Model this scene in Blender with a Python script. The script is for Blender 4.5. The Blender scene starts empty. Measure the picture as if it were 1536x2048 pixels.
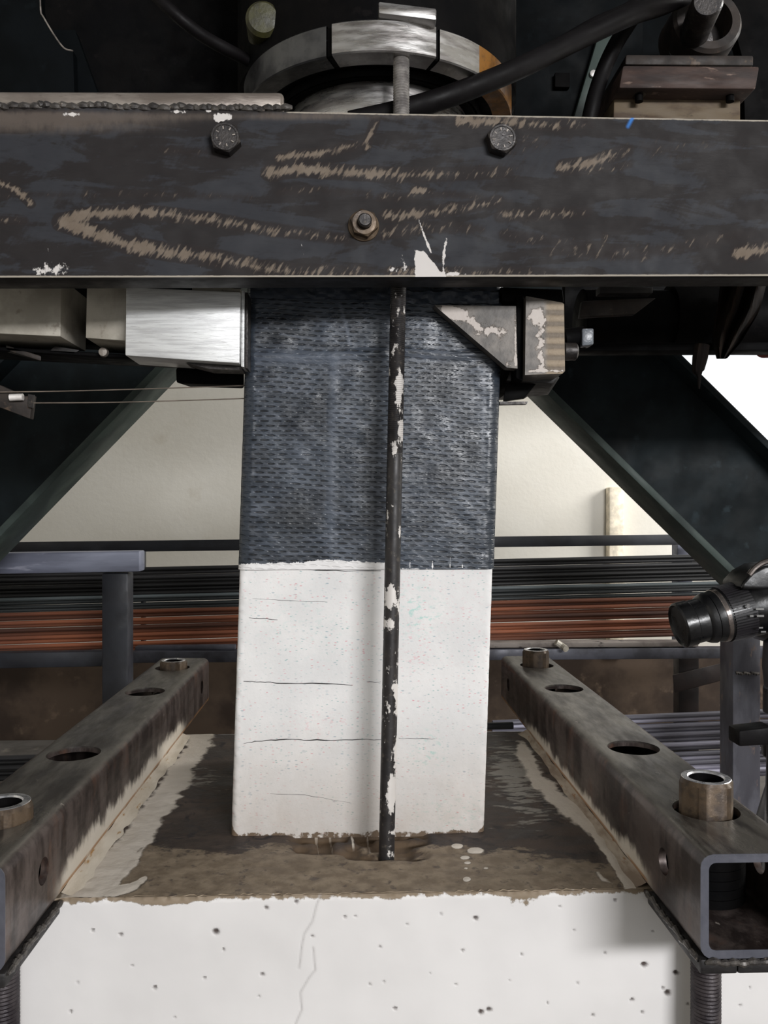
import bpy, bmesh, math, random
import numpy as np
from mathutils import Vector, Matrix

random.seed(7)
RNG = np.random.default_rng(11)
SC = bpy.context.scene
COL = SC.collection
R = math.radians

# ---------------------------------------------------------------- camera
# world: X right, Y away from the lens, Z up, floor at z = 0; the test column faces the camera squarely
ZC = 0.90                       # lens height above the workshop floor
YAW, PITCH, FPX = R(2.05), R(-0.14), 1650.0
cam_d = bpy.data.cameras.new('camera')
cam_d.sensor_fit = 'HORIZONTAL'
cam_d.sensor_width = 36.0
cam_d.lens = FPX / 1536.0 * 36.0
cam_d.clip_start = 0.02
cam = bpy.data.objects.new('camera', cam_d)
cam.location = (0, 0, ZC)
cam.rotation_euler = (R(90) + PITCH, 0, -YAW)
COL.objects.link(cam)
SC.camera = cam

# ---------------------------------------------------------------- world, lights, exposure
SC.view_settings.view_transform = 'Standard'
SC.view_settings.look = 'None'
SC.view_settings.gamma = 1.0
SC.view_settings.use_curve_mapping = False
SC.view_settings.exposure = 0.0
world = bpy.data.worlds.new('overcast_sky')
SC.world = world
world.use_nodes = True
wn = world.node_tree.nodes['Background']
wn.inputs[0].default_value = (0.94, 0.97, 1.0, 1)
wn.inputs[1].default_value = 1.1


def area(name, loc, target, sx, sy, power, col):
    d = bpy.data.lights.new(name, 'AREA')
    d.shape = 'RECTANGLE'
    d.size, d.size_y, d.energy, d.color = sx, sy, power, col
    o = bpy.data.objects.new(name, d)
    o.location = loc
    v = Vector(target) - Vector(loc)
    o.rotation_euler = v.to_track_quat('-Z', 'Y').to_euler()
    COL.objects.link(o)
    return o


# daylight through the big workshop door behind the photographer, and through the right-hand windows
area('door_daylight', (1.95, -3.6, 2.12), (0.0, 1.0, 0.95), 2.0, 0.45, 222, (0.985, 0.985, 1.0))
area('side_window_daylight', (3.3, 2.2, 2.1), (0.8, 3.25, 0.9), 1.6, 1.2, 138, (1.0, 0.985, 0.96))

# ---------------------------------------------------------------- picture-to-place helpers
_f = np.array([math.sin(YAW) * math.cos(PITCH), math.cos(YAW) * math.cos(PITCH), math.sin(PITCH)])
_r = np.array([math.cos(YAW), -math.sin(YAW), 0.0])
_u = np.cross(_r, _f)
_c = np.array([0, 0, ZC])


def at(px, py, Y):
    """The point at depth Y that the photograph shows at pixel (px, py)."""
    d = _f + _r * (px - 768.0) / FPX + _u * (1024.0 - py) / FPX
    return _c + d * (Y / d[1])


def atz(px, py, z):
    d = _f + _r * (px - 768.0) / FPX + _u * (1024.0 - py) / FPX
    return _c + d * ((z - ZC) / d[2])


def proj(P):
    q = np.asarray(P, float) - _c
    w = q @ _f
    return 768.0 + FPX * (q @ _r) / w, 1024.0 - FPX * (q @ _u) / w


def smooth(x, a, b):
    t = np.clip((x - a) / (b - a), 0, 1)
    return t * t * (3 - 2 * t)


def stroke(px, py, pts, w, i0=1.0, i1=1.0):
    """soft mask of a polyline of half-width w whose strength runs from i0 to i1"""
    pts = np.array(pts, float)
    out = np.zeros_like(px)
    L = np.hypot(*(pts[1:] - pts[:-1]).T)
    tot, run = L.sum(), 0.0
    for a, b, l in zip(pts[:-1], pts[1:], L):
        ab = b - a
        t = np.clip(((px - a[0]) * ab[0] + (py - a[1]) * ab[1]) / (l * l), 0, 1)
        d = np.hypot(px - a[0] - t * ab[0], py - a[1] - t * ab[1])
        s = (run + t * l) / tot
        out = np.maximum(out, np.clip(1 - d / w, 0, 1) * (i0 + (i1 - i0) * s))
        run += l
    return out


def blob(px, py, cx, cy, rx, ry, k=1.0):
    return np.clip(1.25 - np.hypot((px - cx) / rx, (py - cy) / ry), 0, 1) * k


def vnoise(x, y, seed=0):
    """smooth value noise on a unit lattice"""
    r = np.random.default_rng(seed).random((256, 256))
    xi, yi = np.floor(x).astype(int), np.floor(y).astype(int)
    fx, fy = x - xi, y - yi
    fx, fy = fx * fx * (3 - 2 * fx), fy * fy * (3 - 2 * fy)
    g = lambda a, b: r[a % 256, b % 256]
    return (g(xi, yi) * (1 - fx) + g(xi + 1, yi) * fx) * (1 - fy) + (g(xi, yi + 1) * (1 - fx) + g(xi + 1, yi + 1) * fx) * fy


# ---------------------------------------------------------------- materials
def lin(c):
    return tuple((v / 255 / 12.92 if v / 255 <= 0.04045 else ((v / 255 + 0.055) / 1.055) ** 2.4) for v in c)


class Mat:
    def __init__(self, name):
        self.m = bpy.data.materials.new(name)
        self.m.use_nodes = True
        self.t = self.m.node_tree
        self.b = self.t.nodes['Principled BSDF']
        self._tc = None

    def n(self, typ, **kw):
        x = self.t.nodes.new(typ)
        for k, v in kw.items():
            setattr(x, k, v)
        return x

    def put(self, sock, v):
        if isinstance(v, bpy.types.NodeSocket):
            self.t.links.new(v, sock)
        elif isinstance(v, tuple) and len(v) == 3 and sock.type == 'RGBA':
            sock.default_value = (*lin(v), 1)
        else:
            sock.default_value = v

    def obj(self):
        if not self._tc:
            self._tc = self.n('ShaderNodeTexCoord')
        return self._tc.outputs['Object']

    def xyz(self, v=None):
        s = self.n('ShaderNodeSeparateXYZ')
        self.put(s.inputs[0], v or self.obj())
        return s.outputs

    def mapv(self, scale=(1, 1, 1), rot=(0, 0, 0), v=None):
        x = self.n('ShaderNodeMapping')
        self.put(x.inputs['Vector'], v or self.obj())
        x.inputs['Scale'].default_value = scale
        x.inputs['Rotation'].default_value = rot
        return x.outputs[0]

    def noise(self, scale, detail=4.0, rough=0.55, v=None, dist=0.0):
        x = self.n('ShaderNodeTexNoise')
        self.put(x.inputs['Vector'], v or self.obj())
        x.inputs['Scale'].default_value = scale
        x.inputs['Detail'].default_value = detail
        x.inputs['Roughness'].default_value = rough
        x.inputs['Distortion'].default_value = dist
        return x.outputs['Fac']

    def vor(self, scale, v=None, feature='F1'):
        x = self.n('ShaderNodeTexVoronoi', feature=feature)
        self.put(x.inputs['Vector'], v or self.obj())
        x.inputs['Scale'].default_value = scale
        return x.outputs

    def math(self, op, a, b=0.0, c=0.0, clamp=False):
        x = self.n('ShaderNodeMath', operation=op, use_clamp=clamp)
        self.put(x.inputs[0], a)
        self.put(x.inputs[1], b)
        self.put(x.inputs[2], c)
        return x.outputs[0]

    def add(self, a, b): return self.math('ADD', a, b)
    def sub(self, a, b): return self.math('SUBTRACT', a, b)
    def mul(self, a, b): return self.math('MULTIPLY', a, b)

    def step(self, f, lo, hi, a=0.0, b=1.0):
        x = self.n('ShaderNodeMapRange', interpolation_type='SMOOTHSTEP')
        self.put(x.inputs[0], f)
        x.inputs[1].default_value, x.inputs[2].default_value = lo, hi
        x.inputs[3].default_value, x.inputs[4].default_value = a, b
        return x.outputs[0]

    def mix(self, f, a, b, mode='MIX'):
        x = self.n('ShaderNodeMix', data_type='RGBA', blend_type=mode)
        self.put(x.inputs[0], f)
        self.put(x.inputs[6], a)
        self.put(x.inputs[7], b)
        return x.outputs[2]

    def attr(self, name):
        x = self.n('ShaderNodeAttribute', attribute_name=name)
        return x.outputs['Fac']

    def out(self, base=None, rough=None, metal=None, h=None, dist=0.001, strength=1.0, spec=None):
        if base is not None: self.put(self.b.inputs['Base Color'], base)
        if rough is not None: self.put(self.b.inputs['Roughness'], rough)
        if metal is not None: self.put(self.b.inputs['Metallic'], metal)
        if spec is not None: self.put(self.b.inputs['Specular IOR Level'], spec)
        if h is not None:
            x = self.n('ShaderNodeBump')
            self.put(x.inputs['Height'], h)
            x.inputs['Distance'].default_value = dist
            x.inputs['Strength'].default_value = strength
            self.t.links.new(x.outputs[0], self.b.inputs['Normal'])
        return self.m


def worn(name, a, b, scale=30, rough=0.5, metal=0.0, third=None, stretch=(1, 1, 1), lo=0.4, hi=0.62, bump=0.0006, spec=None):
    """mottled metal or paint: two colours in patches, an optional third in smaller specks"""
    m = Mat(name)
    v = m.mapv(stretch)
    c = m.mix(m.step(m.noise(scale, 5, 0.6, v), lo, hi), a, b)
    if third:
        c = m.mix(m.step(m.noise(scale * 2.7, 4, 0.6, v), 0.6, 0.72), c, third)
    r = m.step(m.noise(scale * 1.6, 3, 0.5, v), 0.3, 0.7, rough - 0.1, rough + 0.12)
    return m.out(c, r, metal, m.noise(scale * 5, 4, 0.6, v), bump, 0.6, spec)


def plain(name, c, rough=0.5, metal=0.0, spec=None):
    return worn(name, c, tuple(min(255, int(v * 1.18 + 3)) for v in c), 22, rough, metal, spec=spec)


# white painted concrete with the flecked speckle pattern of the test column
m = Mat('speckled_white_paint')
base = m.mix(m.step(m.noise(14, 4), 0.35, 0.7), (214, 213, 212), (226, 224, 222))
for i, (col, sc, lo) in enumerate([((206, 72, 98), 1.0, 0.55), ((70, 152, 150), 1.13, 0.50), ((120, 150, 164), 0.8, 0.62)]):
    v = m.mapv((150 * sc, 30, 380 * sc), (0, 0, 0.2 * i))
    vo = m.vor(1.0, v)
    hue = m.xyz(vo['Color'])
    dens = m.step(m.noise(16 + 4 * i, 2, 0.5, m.mapv((1, 1, 1), (i, 0, i))), 0.40, 0.68, 0.35, 1.0)
    keep = m.mul(m.step(hue[0], lo, lo + 0.22), dens)
    dot = m.mul(m.step(vo['Distance'], 0.30, 0.12), keep)
    base = m.mix(m.mul(dot, 0.62), base, col)
teal = m.mul(m.step(m.noise(120, 3, 0.6, m.mapv((1, 1, 1.8))), 0.52, 0.66), m.attr('teal'))
base = m.mix(m.mul(teal, 0.55), base, (110, 196, 184))
pink = m.mul(m.step(m.noise(140, 3, 0.6, m.mapv((1, 1, 2.2))), 0.55, 0.68), m.attr('pink'))
base = m.mix(m.mul(pink, 0.5), base, (220, 120, 140))
base = m.mix(m.mul(m.attr('base_shade'), m.add(0.25, m.mul(m.noise(30, 4), 0.5))), base, (164, 150, 136))  # shade near the column foot, put into the paint colour as a brown tint
bare = m.step(m.add(m.attr('bare'), m.mul(m.sub(m.noise(75, 4, 0.65), 0.5), 1.5)), 0.42, 0.58)
base = m.mix(bare, base, (104, 88, 72))
SPECKLED = m.out(base, 0.7, 0, m.add(m.noise(160, 4, 0.6), m.mul(m.noise(40, 2), 0.6)), 0.0008, 0.5, 0.3)

# woven carbon sheet set in blue-grey resin
m = Mat('carbon_weave')
X = m.xyz()
wob = m.noise(9, 2, 0.5)
zz = m.add(X[2], m.add(m.mul(wob, 0.012), m.mul(X[0], 0.035)))
row = m.math('DIVIDE', zz, 0.0057)
fr = m.math('FRACT', row)
ri = m.math('FLOOR', row)
par = m.math('FRACT', m.mul(ri, 0.5))
uu = m.add(m.add(m.math('DIVIDE', X[0], 0.0140), par), m.mul(m.noise(30, 2), 0.7))
fu = m.math('FRACT', uu)
du = m.math('POWER', m.math('ABSOLUTE', m.math('DIVIDE', m.sub(fu, 0.5), 0.44)), 2.0)
dv = m.math('POWER', m.math('ABSOLUTE', m.math('DIVIDE', m.sub(fr, 0.5), 0.24)), 2.0)
slit = m.step(m.add(du, dv), 1.05, 0.25)
fade = m.mul(m.step(m.noise(22, 3, 0.6), 0.25, 0.60, 0.45, 1.0), m.sub(1.0, m.mul(m.attr('smear'), 0.85)))
slit = m.mul(slit, fade)
base = m.mix(m.step(m.noise(17, 5, 0.65), 0.36, 0.64), (34, 39, 47), (60, 67, 77))
base = m.mix(m.mul(m.step(m.noise(60, 3, 0.6, m.mapv((0.35, 1, 2.2))), 0.48, 0.7), 0.35), base, (104, 111, 124))
base = m.mix(m.attr('dark'), base, (30, 32, 35))
base = m.mix(m.mul(m.attr('smear'), 0.75), base, (92, 99, 111))
base = m.mix(m.mul(slit, 0.92), base, (12, 14, 18))
edge = m.step(m.add(m.attr('edge'), m.mul(m.sub(m.noise(90, 4), 0.5), 1.0)), 0.4, 0.6)
base = m.mix(m.mul(edge, 0.8), base, (44, 50, 58))
wp = m.step(m.add(m.attr('paint'), m.mul(m.sub(m.noise(110, 4, 0.7), 0.5), 1.3)), 0.44, 0.56)
base = m.mix(wp, base, (222, 220, 219))
hh = m.sub(m.add(m.mul(m.noise(40, 3), 0.8), m.mul(m.noise(170, 3, 0.6, m.mapv((0.5, 1, 1.4))), 0.6)), m.mul(slit, 0.6))
CARBON = m.out(base, m.step(m.noise(45, 3), 0.3, 0.7, 0.26, 0.46), 0.0, hh, 0.0012, 0.75, 0.5)
RESIN = worn('grey_blue_resin', (52, 59, 71), (36, 41, 50), 60, 0.5, 0, (78, 85, 98), (0.5, 1, 1.5))

# rolled steel crosshead face: mill scale in blue-grey and brown patches with ground streaks and plaster
m = Mat('ground_mill_scale')
v2 = m.mapv((1, 1, 0.22), v=m.mapv((1, 1, 1), (0, R(-32), 0)))
fine = m.noise(300, 3, 0.55, v2)
hatch = m.step(fine, 0.40, 0.62)
v = m.mapv((1, 1, 4.0), (0, R(2), 0))
pat = m.add(m.noise(9, 6, 0.60, v, 0.5), m.mul(m.sub(fine, 0.5), 0.10))
base = m.mix(m.step(pat, 0.46, 0.53), (44, 45, 49), (34, 31, 31))
base = m.mix(m.mul(m.step(m.noise(44, 5, 0.6, v), 0.50, 0.8), 0.5), base, (27, 25, 26))
w = m.attr('wear')
base = m.mix(m.step(m.add(w, m.mul(m.sub(fine, 0.5), 0.22)), 0.03, 0.22, 0.0, 0.85), base, (36, 31, 30))
wm = m.step(m.add(w, m.mul(m.sub(fine, 0.5), 2.6)), 0.40, 0.92)
wm = m.mul(wm, m.step(w, 0.04, 0.20))
base = m.mix(m.mul(wm, 0.85), base, m.mix(m.noise(60, 3), (98, 85, 72), (128, 117, 105)))
br = m.attr('scrape')
sm = m.step(m.mul(br, m.add(0.35, m.mul(m.noise(120, 4, 0.7, m.mapv((1, 1, 0.5))), 1.2))), 0.12, 0.9)
base = m.mix(m.mul(sm, 0.75), base, (92, 83, 76))
lm = m.step(m.mul(m.attr('lip'), m.add(0.35, m.noise(120, 4, 0.7))), 0.3, 0.6)
base = m.mix(m.mul(lm, 0.85), base, (160, 152, 140))
pm = m.step(m.add(m.attr('plaster'), m.mul(m.sub(m.noise(130, 5, 0.72, m.mapv((1, 1, 0.7))), 0.5), 1.9)), 0.44, 0.62)
base = m.mix(m.mul(pm, 0.92), base, (206, 201, 197))
base = m.mix(m.attr('blue'), base, (52, 116, 190))
BEAMFACE = m.out(base, m.step(m.noise(28, 3), 0.3, 0.7, 0.55, 0.72), 0.0, m.add(m.noise(90, 4, 0.6, v), m.mul(hatch, m.mul(w, 0.6))), 0.0004, 0.5, 0.18)

SCALE_STEEL = worn('dark_mill_steel', (32, 29, 29), (22, 20, 20), 26, 0.55, 0.1, (44, 40, 38), (1, 1, 2))
EDGE_STEEL = worn('ground_steel_edge', (150, 142, 134), (96, 90, 86), 60, 0.45, 0.5)
BLACK_STEEL = worn('black_steel', (11, 10, 10), (6, 6, 7), 20, 0.6, 0.0, (17, 15, 15), spec=0.05)
NIGHT = worn('dark_blue_green_paint', (11, 14, 16), (7, 9, 10), 12, 0.6, 0.0, (14, 18, 20), spec=0.05)
BRACE = worn('brace_blue_green_paint', (28, 35, 38), (19, 24, 26), 9, 0.55, 0.0, (38, 47, 51), (1, 1, 1), spec=0.10)
BRACE_LIT = worn('brace_lit_paint', (62, 72, 68), (48, 56, 54), 9, 0.55, spec=0.2)  # paler copy of the brace paint: light on the flange put into the colour
BRIGHT = worn('machined_bright_steel', (222, 223, 222), (198, 198, 198), 60, 0.42, 0.35, (166, 165, 163), (0.3, 1, 5), bump=0.0004)
SILVER = worn('turned_steel', (190, 188, 186), (150, 146, 144), 18, 0.30, 0.9, stretch=(1, 1, 5), bump=0.0002)
DULLRING = worn('oiled_ring_steel', (84, 84, 84), (54, 54, 56), 20, 0.36, 0.7)
PALE_STEEL = worn('pale_brass_steel', (172, 166, 154), (150, 144, 132), 20, 0.55, 0.1, (128, 120, 108))
YELLOW = worn('chipped_yellow_paint', (128, 84, 26), (94, 60, 18), 50, 0.5, 0, (50, 36, 22))
OLIVE = worn('olive_yellow_cap', (58, 56, 26), (42, 40, 20), 60, 0.5, 0, (26, 24, 16))
RUBBER = plain('black_rubber', (11, 9, 10), 0.55, spec=0.12)
NUT = worn('bronze_brown_nut_steel', (88, 73, 57), (60, 50, 42), 45, 0.45, 0.4, (108, 92, 74))
NUTFACE = worn('bright_nut_face', (225, 225, 228), (190, 190, 194), 60, 0.28, 0.9)
BOLT = worn('dark_bolt_steel', (52, 48, 46), (37, 34, 34), 80, 0.42, 0.4, (78, 70, 62))
THREAD = worn('dark_thread_steel', (62, 56, 58), (40, 34, 38), 60, 0.45, 0.4)
GREYTHREAD = worn('grey_thread_steel', (150, 146, 142), (112, 108, 106), 60, 0.45, 0.4)
HOUSING = worn('rusty_cast_housing', (46, 38, 33), (30, 25, 23), 30, 0.65, 0.1, (76, 62, 50))
RUSTPLATE = worn('rusted_plate', (62, 46, 40), (40, 29, 26), 26, 0.7, 0.1, (112, 94, 84), (0.5, 1, 2))
CREAMRUST = worn('cream_paint_with_rust', (92, 78, 58), (66, 50, 36), 24, 0.7, 0, (40, 28, 20), (0.5, 1, 1.6))
LOWRACK = worn('rack_grey_steel', (68, 69, 78), (46, 46, 53), 14, 0.5, 0.15)
BLUETUBE = worn('blue_grey_tube', (122, 126, 142), (98, 101, 116), 10, 0.45, 0.2, (150, 152, 166), (0.3, 1, 2))
DARKTUBE = worn('navy_grey_tube', (38, 40, 47), (27, 28, 34), 12, 0.5, 0.1)
BROWNSTEEL = worn('brown_rack_steel', (44, 33, 30), (31, 24, 23), 14, 0.6, 0.1)
POST = worn('weathered_post_steel', (98, 98, 106), (74, 73, 80), 16, 0.5, 0.2, (122, 104, 96), (1, 1, 0.4))


def bar_mat(name, a, b, rough, metal):
    m = Mat(name)
    oi = m.n('ShaderNodeObjectInfo')
    rnd = oi.outputs['Random']
    v = m.mapv((0.12, 1, 1))
    c = m.mix(m.step(m.noise(16, 5, 0.6, v), 0.35, 0.65), a, b)
    k = m.math('POWER', m.add(0.30, m.mul(rnd, 0.95)), 1.5)
    g = m.n('ShaderNodeCombineColor')
    for q in range(3): m.t.links.new(k, g.inputs[q])
    return m.out(m.mix(1.0, c, g.outputs[0], 'MULTIPLY'), rough, metal, m.noise(90, 3, 0.6, m.mapv((0.6, 1, 1))), 0.0005, 0.6)


BAR_BLACK = bar_mat('black_rebar', (54, 53, 55), (34, 34, 36), 0.55, 0.1)
BAR_GREY = bar_mat('teal_grey_rebar', (98, 106, 109), (70, 77, 79), 0.55, 0.1)
BAR_RUST = bar_mat('rusty_rebar', (138, 80, 52), (104, 60, 42), 0.75, 0.0)
BAR_PURPLE = bar_mat('purple_grey_rebar', (168, 166, 182), (130, 128, 142), 0.5, 0.15)
CAMBLACK = plain('camera_black_plastic', (11, 11, 12), 0.34)
CAMRUBBER = plain('camera_grip_rubber', (24, 22, 25), 0.55)
CAMSILVER = plain('camera_silver_ring', (120, 112, 108), 0.22, 0.9)
PRINT = plain('camera_white_print', (96, 95, 94), 0.6)
BOARD = worn('dusty_board', (128, 120, 114), (78, 70, 66), 9, 0.8, 0, (44, 38, 36))
CLOTH = worn('brown_black_cloth', (30, 23, 18), (16, 13, 12), 20, 0.95, 0, stretch=(3, 1, 0.5), spec=0.1)
WIRE = plain('dull_wire', (120, 110, 100), 0.5, 0.5)
CRACKM = plain('crack_black', (30, 28, 28), 0.9)
ZINC = plain('bright_zinc', (214, 210, 206), 0.4, 0.4)
CLEARPLASTIC = worn('grey_white_plastic', (110, 116, 122), (88, 92, 98), 40, 0.3, 0, (176, 180, 184))
WELD = worn('weld_bead', (84, 80, 76), (54, 51, 50), 90, 0.4, 0.4, (132, 122, 112))
BARTOP = worn('scaled_round_bar', (146, 138, 129), (112, 103, 96), 34, 0.34, 0.4, (84, 74, 68), (0.25, 1, 1))
RED = plain('dull_red_paint', (110, 32, 24), 0.6)

# black rod flaked with white paint
m = Mat('paint_flaked_black_rod')
X = m.xyz()
base = m.mix(m.step(m.noise(50, 4, 0.6), 0.4, 0.65), (40, 37, 37), (27, 25, 26))
fl = m.add(m.noise(55, 5, 0.62, m.mapv((1.6, 1.6, 0.55))), m.mul(m.attr('flake'), 0.22))
fl = m.step(m.add(fl, m.mul(m.sub(m.noise(150, 5, 0.7), 0.5), 0.55)), 0.615, 0.665)
base = m.mix(m.mul(m.step(m.noise(140, 4, 0.7), 0.55, 0.7), 0.5), base, (96, 88, 78))
base = m.mix(fl, base, (206, 201, 196))
rib = m.mul(m.math('SINE', m.mul(X[2], 2 * math.pi / 0.0022)), m.attr('rib'))
FLAKEROD = m.out(base, m.step(m.noise(60, 3), 0.3, 0.7, 0.36, 0.6), 0.1, m.add(m.mul(rib, 0.5), m.mul(fl, 0.6)), 0.0010, 0.8)

# footing faces: white paint with pits and a fine crack; bare stained concrete on top
m = Mat('white_painted_concrete')
base = m.mix(m.step(m.noise(6, 4), 0.3, 0.7), (214, 211, 209), (224, 221, 219))
ragged = m.step(m.add(m.attr('bare'), m.mul(m.sub(m.noise(70, 5, 0.65), 0.5), 1.4)), 0.42, 0.60)
base = m.mix(ragged, base, m.mix(m.noise(60, 4), (122, 106, 86), (150, 136, 118)))
base = m.mix(m.attr('pit'), base, (74, 64, 60))
base = m.mix(m.attr('crack'), base, (176, 172, 170))
FRONTPAINT = m.out(base, 0.62, 0, m.add(m.noise(18, 4, 0.6), m.mul(ragged, -0.8)), 0.0014, 0.45, 0.3)

m = Mat('stained_concrete_top')
n1 = m.noise(22, 5, 0.65, m.mapv((0.7, 1.4, 1)))
base = m.mix(m.step(n1, 0.38, 0.62), (50, 42, 39), (78, 67, 60))
base = m.mix(m.step(m.noise(34, 5, 0.6, None, 1.0), 0.52, 0.68), base, (40, 36, 38))
tan = m.step(m.add(m.attr('tan'), m.mul(m.sub(m.noise(26, 6, 0.68, m.mapv((0.8, 1.3, 1))), 0.5), 2.2)), 0.42, 0.62)
tcol = m.mix(m.step(m.noise(60, 4, 0.6), 0.35, 0.65), (134, 120, 102), (112, 98, 82))
tcol = m.mix(m.mul(m.step(m.noise(64, 5, 0.65), 0.56, 0.66), 0.8), tcol, (78, 68, 62))
base = m.mix(tan, base, tcol)
gr = m.step(m.add(m.attr('grey'), m.mul(m.sub(m.noise(75, 4, 0.6, m.mapv((0.5, 1.6, 1))), 0.5), 2.0)), 0.42, 0.62)
base = m.mix(m.mul(gr, 0.75), base, (146, 142, 134))
wh = m.step(m.add(m.attr('white'), m.mul(m.sub(m.noise(34, 5, 0.55), 0.5), 0.9)), 0.40, 0.58)
base = m.mix(wh, base, m.mix(m.noise(20, 3), (196, 186, 172), (214, 206, 196)))
base = m.mix(m.attr('brown'), base, (96, 78, 58))
TOPCONC = m.out(base, m.step(n1, 0.3, 0.7, 0.5, 0.8), 0, m.add(m.noise(70, 5, 0.65), m.mul(wh, 0.8)), 0.002, 0.6, 0.35)


# anchor tubes: brown-grey bare steel, streaked; plaster smeared low on the inner wall
def tube_mat(name, side, amount):
    m = Mat(name)
    X = m.xyz()
    v = m.mapv((1.5, 0.35, 1.0))
    v3 = m.mapv((1, 1.0, 0.35))
    top = m.step(X[2], 0.086, 0.0895)
    base = m.mix(m.step(m.noise(20, 6, 0.7, v3), 0.42, 0.60), (46, 38, 36), (90, 80, 76))
    base = m.mix(m.mul(m.step(m.noise(30, 4, 0.6, v3), 0.56, 0.74), 0.5), base, (104, 70, 52))
    tcol = m.mix(m.step(m.noise(18, 6, 0.7, v), 0.42, 0.60), (92, 88, 82), (56, 52, 50))
    tcol = m.mix(m.mul(m.step(m.noise(44, 4, 0.6, v), 0.52, 0.72), 0.5), tcol, (54, 47, 43))
    base = m.mix(top, base, tcol)
    sd = m.step(m.mul(X[0], side), 0.044, 0.048)
    low = m.step(m.add(m.math('DIVIDE', X[2], 0.050 * amount), m.mul(m.sub(m.noise(26, 5, 0.68, m.mapv((1, 1.0, 0.5))), 0.5), 2.0)), 1.12, 0.62)
    mask = m.mul(m.mul(low, sd), m.mul(m.step(X[1], 0.10, 0.15), m.step(X[1], 0.76, 0.68)))
    base = m.mix(m.mul(mask, 0.95), base, m.mix(m.noise(30, 4), (198, 188, 172), (214, 207, 196)))
    rust = m.mul(m.mul(m.step(m.math('ABSOLUTE', m.sub(X[2], 0.0085)), 0.0045, 0.0015), sd), m.mul(m.step(X[1], 0.12, 0.14), m.step(m.noise(22, 4), 0.30, 0.50)))
    base = m.mix(m.mul(rust, 0.8), base, (150, 104, 56))
    spots = m.step(m.noise(60, 5, 0.65), 0.68, 0.73)
    base = m.mix(m.mul(spots, 0.6), base, (188, 178, 168))
    endf = m.step(X[1], 0.0012, 0.0004)
    base = m.mix(m.mul(endf, 0.85), base, m.mix(m.noise(90, 4), (80, 82, 92), (108, 110, 120)))
    rough = m.add(m.sub(m.step(m.noise(40, 4, 0.6, v), 0.3, 0.7, 0.28, 0.48), m.mul(m.mul(top, m.step(X[1], 0.16, 0.05)), 0.16)), m.mul(mask, 0.3))
    return m.out(base, rough, m.mul(m.sub(1.0, mask), 0.35), m.noise(120, 4, 0.6, v), 0.0005, 0.5, 0.4)


TUBE_L = tube_mat('anchor_tube_steel_plastered', 1, 0.66)
TUBE_R = tube_mat('anchor_tube_steel_dark', -1, 0.5)
PLASTER = worn('cream_plaster', (204, 195, 180), (186, 175, 158), 40, 0.8, 0, (160, 122, 70), (1, 0.3, 1))
PLASTER_R = worn('grey_brown_plaster', (168, 156, 140), (128, 112, 96), 40, 0.8, 0, (132, 92, 54), (1, 0.3, 1))

# jaw faces
m = Mat('plaster_smeared_jaw')
base = m.mix(m.step(m.noise(40, 5), 0.38, 0.6), (98, 92, 86), (70, 66, 62))
pl = m.step(m.add(m.attr('plaster'), m.mul(m.sub(m.noise(110, 5, 0.7), 0.5), 2.2)), 0.42, 0.62)
rb = m.mul(m.attr('brown'), 1.0)
ridge = m.math('SINE', m.mul(m.xyz()[2], 2 * math.pi / 0.013))
rc = m.mix(m.step(m.add(ridge, m.mul(m.noise(60, 3), 0.8)), -0.3, 0.9), (80, 67, 50), (112, 97, 76))
base = m.mix(rb, base, rc)
base = m.mix(m.mul(pl, 0.9), base, (186, 176, 168))
JAW = m.out(base, 0.5, m.mul(m.sub(1.0, pl), 0.2), m.add(m.mul(m.mul(ridge, rb), 0.4), m.add(pl, m.noise(120, 4))), 0.0008, 0.6)

# room
m = Mat('cream_wall_plaster')
base = m.mix(m.step(m.noise(1.6, 5, 0.6), 0.35, 0.7), (218, 214, 204), (228, 225, 217))
base = m.mix(m.mul(m.step(m.noise(7, 5, 0.65), 0.58, 0.75), 0.35), base, (196, 188, 172))
WALL = m.out(base, 0.8, 0, m.noise(40, 4), 0.002, 0.4, 0.2)
DADO = worn('stained_brown_board', (78, 66, 56), (54, 45, 39), 4, 0.8, 0, (96, 82, 70), spec=0.15)
FLOORM = worn('dusty_concrete_floor', (96, 92, 88), (78, 74, 70), 5, 0.8, 0, (120, 114, 106))
CEIL = plain('grey_roof_sheet', (110, 112, 114), 0.8)
TRIM = plain('cream_conduit', (214, 204, 184), 0.6)
FRAMEM = plain('window_frame_grey', (150, 152, 152), 0.5)


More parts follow.
